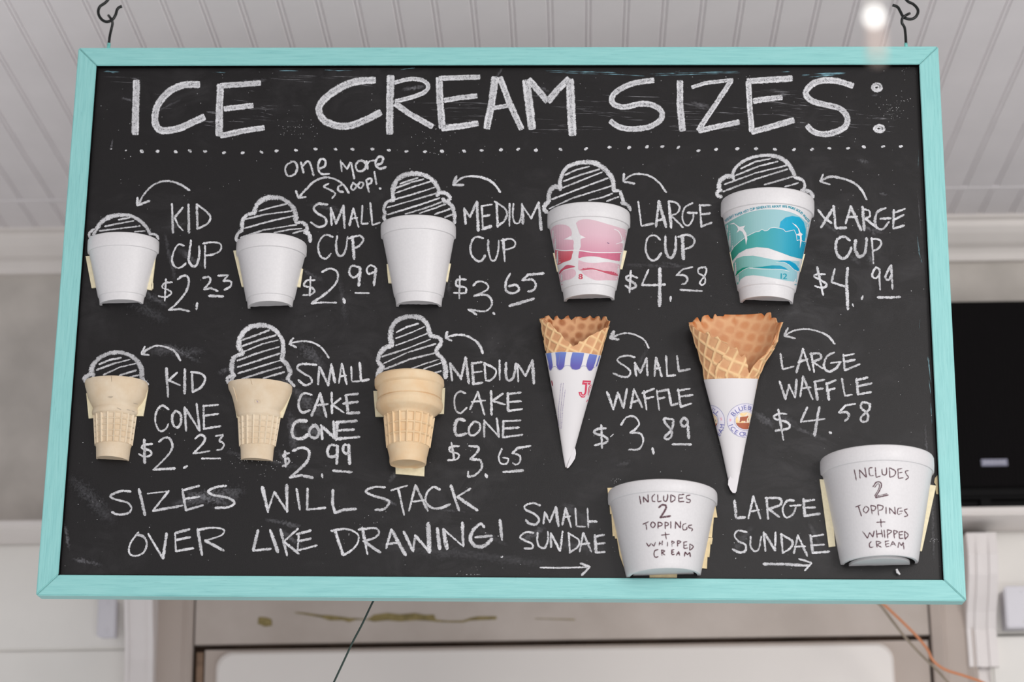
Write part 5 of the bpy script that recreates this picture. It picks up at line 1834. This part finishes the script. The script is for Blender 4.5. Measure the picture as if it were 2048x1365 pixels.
def sleeve(parent, S, solve, topP, zreg, mat, flap, freg, fy):
    P = [(zreg[0] + a / zreg[2], zreg[1] + b / zreg[2]) for a, b in topP]
    nth, nt = 120, 60; V = []
    tt = [min(4.6, solve(-PI + 2 * PI * j / nth, P)) for j in range(nth)]
    for off in (0.0009, 0.0006):
        for i in range(nt + 1):
            for j in range(nth):
                th = -PI + 2 * PI * j / nth
                V.append(S(th, 0.03 + (tt[j] - 0.03) * i / nt, 0, off))
    m_ = (nt + 1) * nth; Fc = []
    for i in range(nt):
        for j in range(nth):
            j2 = (j + 1) % nth
            Fc.append((i * nth + j, i * nth + j2, (i + 1) * nth + j2, (i + 1) * nth + j))
    for j in range(nth):
        j2 = (j + 1) % nth; a_ = nt * nth; Fc.append((a_ + j, a_ + j2, m_ + a_ + j2, m_ + a_ + j))
    o = mesh('paper_sleeve', V, Fc, mat, parent, smooth=True)
    o.data.set_sharp_from_angle(angle=math.radians(60))
    ox, oy, s = freg; n = len(flap)
    Q = [B(ox + a / s, oy + b / s, fy) for a, b in flap]; V = Q + [q + Vector((0, 0.0004, 0)) for q in Q]
    Fc = [tuple(range(n)), tuple(range(n, 2 * n))[::-1]] + [(i, (i + 1) % n, n + (i + 1) % n, n + i) for i in range(n)]
    recalc(mesh('paper_fold', V, Fc, M_PAPER2, o))
    return o
slS = sleeve(sw, SS, solS, pp('60,872 120,850 250,838 400,820 600,826 800,835 980,860 1165,890 1250,900'), zS, M_PAPER,
             pp('362,1170 385,1112 394,1130 398,1160 390,1200 365,1240 340,1272 326,1276 340,1230'), (1050, 610, 3.9), -0.0050)
slL = sleeve(lw, SL, solL, pp('100,552 168,545 350,536 527,540 600,545'), rgL, M_PAPER,
             pp('408,1152 372,1172 345,1200 330,1230 328,1262 345,1300 360,1318 378,1320 386,1302 396,1240'), rgL, -0.0062)
# printed awning on the small sleeve
mp = surf_map([slS], 0.00015); mp2 = surf_map([slS], 0.00025)
G_BL = grad('awning_blue_blend', [(0, srgb(98, 92, 170)), (0.5, srgb(106, 122, 192)), (1, srgb(112, 146, 200))], 2, 0.016, 0.036)
for s in ('118,852 220,840 230,950 250,1080 245,1120 215,1185 190,1160 155,990', '300,835 400,822 515,826 490,950 475,1090 430,1160 380,1175 345,1140 320,1080 315,950',
          '635,830 862,845 835,980 805,1090 770,1150 700,1170 630,1150 590,1085 598,960', '965,860 1115,885 1085,1000 1045,1120 1000,1180 950,1185 915,1140 900,1080 925,970', '1150,895 1175,895 1110,1100 1085,1110'):
    print_poly('awning_stripe', pp(s), zS, mp, G_BL, slS, 3)
print_lines('awning_edge', '''~160,1080 190,1165 215,1185 245,1125 285,1105 325,1120 355,1165 385,1175 430,1160 480,1100 530,1088 585,1095 630,1155 700,1170 770,1150 810,1105 855,1095 905,1110 945,1180 1000,1182 1045,1125 1080,1120
-392,822 362,1080''', zS, mp2, ink('awning_grey', srgb(140, 140, 175)), slS, 0.8)
I_JR = ink('sleeve_red', srgb(208, 72, 98)); zJ = (1080, 760, 13.65)
print_poly('print_letter', pp('1168,18 1392,28 1368,140 1305,134 1290,300 1262,420 1205,488 1135,490 1075,430 1048,335 1142,335 1152,395 1190,400 1218,340 1232,138 1145,130'), zJ, mp, I_JR, slS, 2.5)
print_lines('print_letter_line', '1:-1192,72 1368,80;1:~1292,85 1280,300 1252,400 1190,448 1125,425 1095,365', zJ, mp2, I_W, slS, 1.0)
print_lines('print_letter', '1.4:~1405,140 1350,175 1318,290 1312,430;1.0:~1412,180 1370,215 1345,310 1345,360;1.6:-1300,540 1265,610', zJ, mp2, I_JR, slS, 1.2)
print_lines('print_letter', '2:-322,25 335,90 348,165', zJ, mp2, ink('sleeve_red_edge', srgb(150, 50, 66)), slS, 2)
g = Geo(); 
for (xa_, ya_), (xb_, yb_) in (((580, 90), (512, 760)), ((512, 760), (512, 1340)), ((640, 90), (575, 760)), ((575, 760), (548, 1340)), ((692, 265), (625, 760)), ((625, 760), (585, 1340))):
    L_ = math.hypot(xb_ - xa_, yb_ - ya_); s = 0
    while s < L_:
        d = random.choice((10, 16, 26, 34)); f0 = s / L_; f1 = min(1, (s + d) / L_)
        P = [Vector((1080 + (xa_ + (xb_ - xa_) * f) / 13.65, 760 + (ya_ + (yb_ - ya_) * f) / 13.65)) for f in (f0, f1)]
        g.add(ribbon_geo(P, random.uniform(1.3, 2.1), mp, jitter=0.1, endpad=0)); s += d + random.choice((5, 7, 12))
o = mesh('fine_print', g.V, g.F, ink('fine_print_violet', srgb(172, 162, 186)), slS, uv=g.U)
# round emblem on the large sleeve
zE = (1400, 780, 11.371); mp = surf_map([slL], 0.00012); mp2 = surf_map([slL], 0.0002); mp3 = surf_map([slL], 0.0003)
I_BL = ink('emblem_blue', srgb(110, 112, 176)); I_YE = ink('emblem_yellow', srgb(246, 212, 148)); I_BR = ink('emblem_brown', srgb(172, 98, 72)); I_PK = ink('emblem_pink', srgb(240, 170, 184)); I_LV = ink('emblem_lavender', srgb(224, 220, 230))
def ell(cx, cy, rx, ry, a0=0, a1=360, n=40): return [(cx + rx * math.cos(math.radians(a0 + (a1 - a0) * i / n)), cy + ry * math.sin(math.radians(a0 + (a1 - a0) * i / n))) for i in range(n if a1 - a0 == 360 else n + 1)]
def st(P): return '~' + ' '.join('%.1f,%.1f' % p for p in P)
def emblem(cx, cy, rx, ry, ir, il, side):
    print_poly('emblem_ring', ell(cx, cy, rx, ry), zE, mp, I_LV, slL, 1.6)
    print_poly('emblem_ring', ell(cx, cy, rx * .60, ry * .58), zE, mp2, I_W, slL, 1.6)
    print_poly('emblem_disc', ell(cx, cy, rx * .54, ry * .51), zE, mp2, I_YE, slL, 1.6) 
    print_poly('emblem_ground', [(cx + rx * .54 * math.cos(math.radians(a)), cy + ry * .51 * math.sin(math.radians(a))) for a in range(14, 167, 6)], zE, mp3, I_BR, slL, 1.6)
    for k, w_ in ((1.0, 0.75), (.61, 0.6), (.55, 0.5)):
        kk = {1.0: 1.0, .61: .59, .55: .52}[k]
        P = ell(cx, cy, rx * k, ry * kk, 0, 360, 60); P.append(P[0]); g = Geo()
        for i in range(len(P) - 1):
            g.add(ribbon_geo([Vector((zE[0] + P[i][0] / zE[2], zE[1] + P[i][1] / zE[2])), Vector((zE[0] + P[i + 1][0] / zE[2], zE[1] + P[i + 1][1] / zE[2]))], w_, mp3, jitter=0, endpad=0.1))
        mesh('emblem_line', g.V, g.F, I_BL, slL, uv=g.U)
emblem(1035, 702, 418, 383, 0, 0, 1)
emblem(208, 722, 356, 372, 0, 0, -1)
print_poly('emblem_cow', pp('908,622 1068,605 1080,588 1096,602 1094,622 1068,652 1052,740 1032,742 1026,705 1000,712 945,708 926,742 895,742 905,700'), zE, mp3, I_BR, slL, 1.2)
print_lines('emblem_tree', '1.2:-358,680 362,724;1:-1100,650 1100,700', zE, mp3, ink('emblem_green', srgb(90, 110, 60)), slL, 1)
print_lines('emblem_flower', '1.6:-668,672 715,678;1.6:-672,708 715,706;1.2:-690,660 692,715;1.6:-460,650 500,640;1.6:-468,690 510,684;1.2:-482,640 490,695', zE, mp3, I_PK, slL, 1.4)
cv = lambda x, y: (zE[0] + x / zE[2], zE[1] + y / zE[2])
items = []
for ch, x, y, h, rt, wf in (('B', 757, 548, 9.0, 50, 1.15), ('L', 838, 482, 9.0, 33, 1.15), ('U', 925, 432, 8.8, 19, 1.1), ('E', 1022, 402, 8.6, 7, 1.05), ('B', 1118, 410, 8.4, -6, .95), ('E', 1158, 432, 8, -10, .6),
                            ('I', 700, 808, 8.4, -68, 1.2), ('C', 748, 888, 8.4, -48, 1.15), ('E', 825, 962, 8.4, -30, 1.1), ('C', 940, 1005, 8.6, -8, 1.1), ('R', 1020, 1010, 8.4, 4, .9),
                            ('E', 292, 455, 8, -22, .8), ('L', 340, 490, 8.2, -30, 1.0), ('L', 398, 540, 8.4, -42, 1.1), ('M', 505, 830, 8.6, 82, .95), ('A', 470, 930, 8.6, 58, 1.05), ('E', 430, 1010, 8, 42, .9)):
    X, Y = cv(x, y)
    for dx in (0, 0.25): items.append((ch, X + dx, Y, h, rt, wf))
V, Fc = put_glyphs(items, mp3); mesh('emblem_lettering', V, Fc, I_BL, slL)

# ------------------------------------------------------------------ small bead hanging close to the lens, its bright highlight made as emission
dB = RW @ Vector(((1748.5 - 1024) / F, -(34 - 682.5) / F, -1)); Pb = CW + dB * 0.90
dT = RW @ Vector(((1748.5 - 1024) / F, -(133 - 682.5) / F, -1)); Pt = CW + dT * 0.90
hb = empty('hanging_bead', 'tiny bead with its highlight made as glow on a thin hanging cord, badly out of focus near the right hook', 'hanging cord', (Pb.x, Pb.y, CZ))
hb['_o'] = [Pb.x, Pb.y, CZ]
t = NT('bead_highlight_glow'); t.set(**{'Base Color': (0.3, 0.29, 0.28, 1), 'Emission Color': (1, 0.985, 0.94, 1), 'Emission Strength': 3.4, 'Roughness': 0.3})  # glow put in for the bright highlight on the bead
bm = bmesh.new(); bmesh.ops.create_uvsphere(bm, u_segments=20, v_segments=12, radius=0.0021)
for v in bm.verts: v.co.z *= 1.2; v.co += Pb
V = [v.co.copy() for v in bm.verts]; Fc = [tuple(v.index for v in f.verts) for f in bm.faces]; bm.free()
mesh('glow_bead', V, Fc, t.m, hb, smooth=True)
V, Fc = tubegeo([Vector((Pb.x, Pb.y, CZ - 0.001)), Pb + Vector((0, 0, 0.2)), Pb + Vector((0, 0, 0.004))], 0.0013, 8)
mesh('cord', V, Fc, plain('pale_cord', srgb(225, 218, 212), 0.6, 0.2), hb, smooth=True)
V, Fc = tubegeo([Pb - Vector((0, 0, 0.0027)), Pb - Vector((0, 0, 0.004)), Vector((Pb.x, Pb.y, Pt.z + 0.001)), Vector((Pb.x, Pb.y, Pt.z))], [0.0012, 0.0021, 0.0021, 0.0018], 10)
mesh('stem', V, Fc, plain('pale_brown_stem', srgb(205, 186, 176), 0.5, 0.3), hb, smooth=True)
for o in bpy.data.objects:
    if '_o' in o: del o['_o']
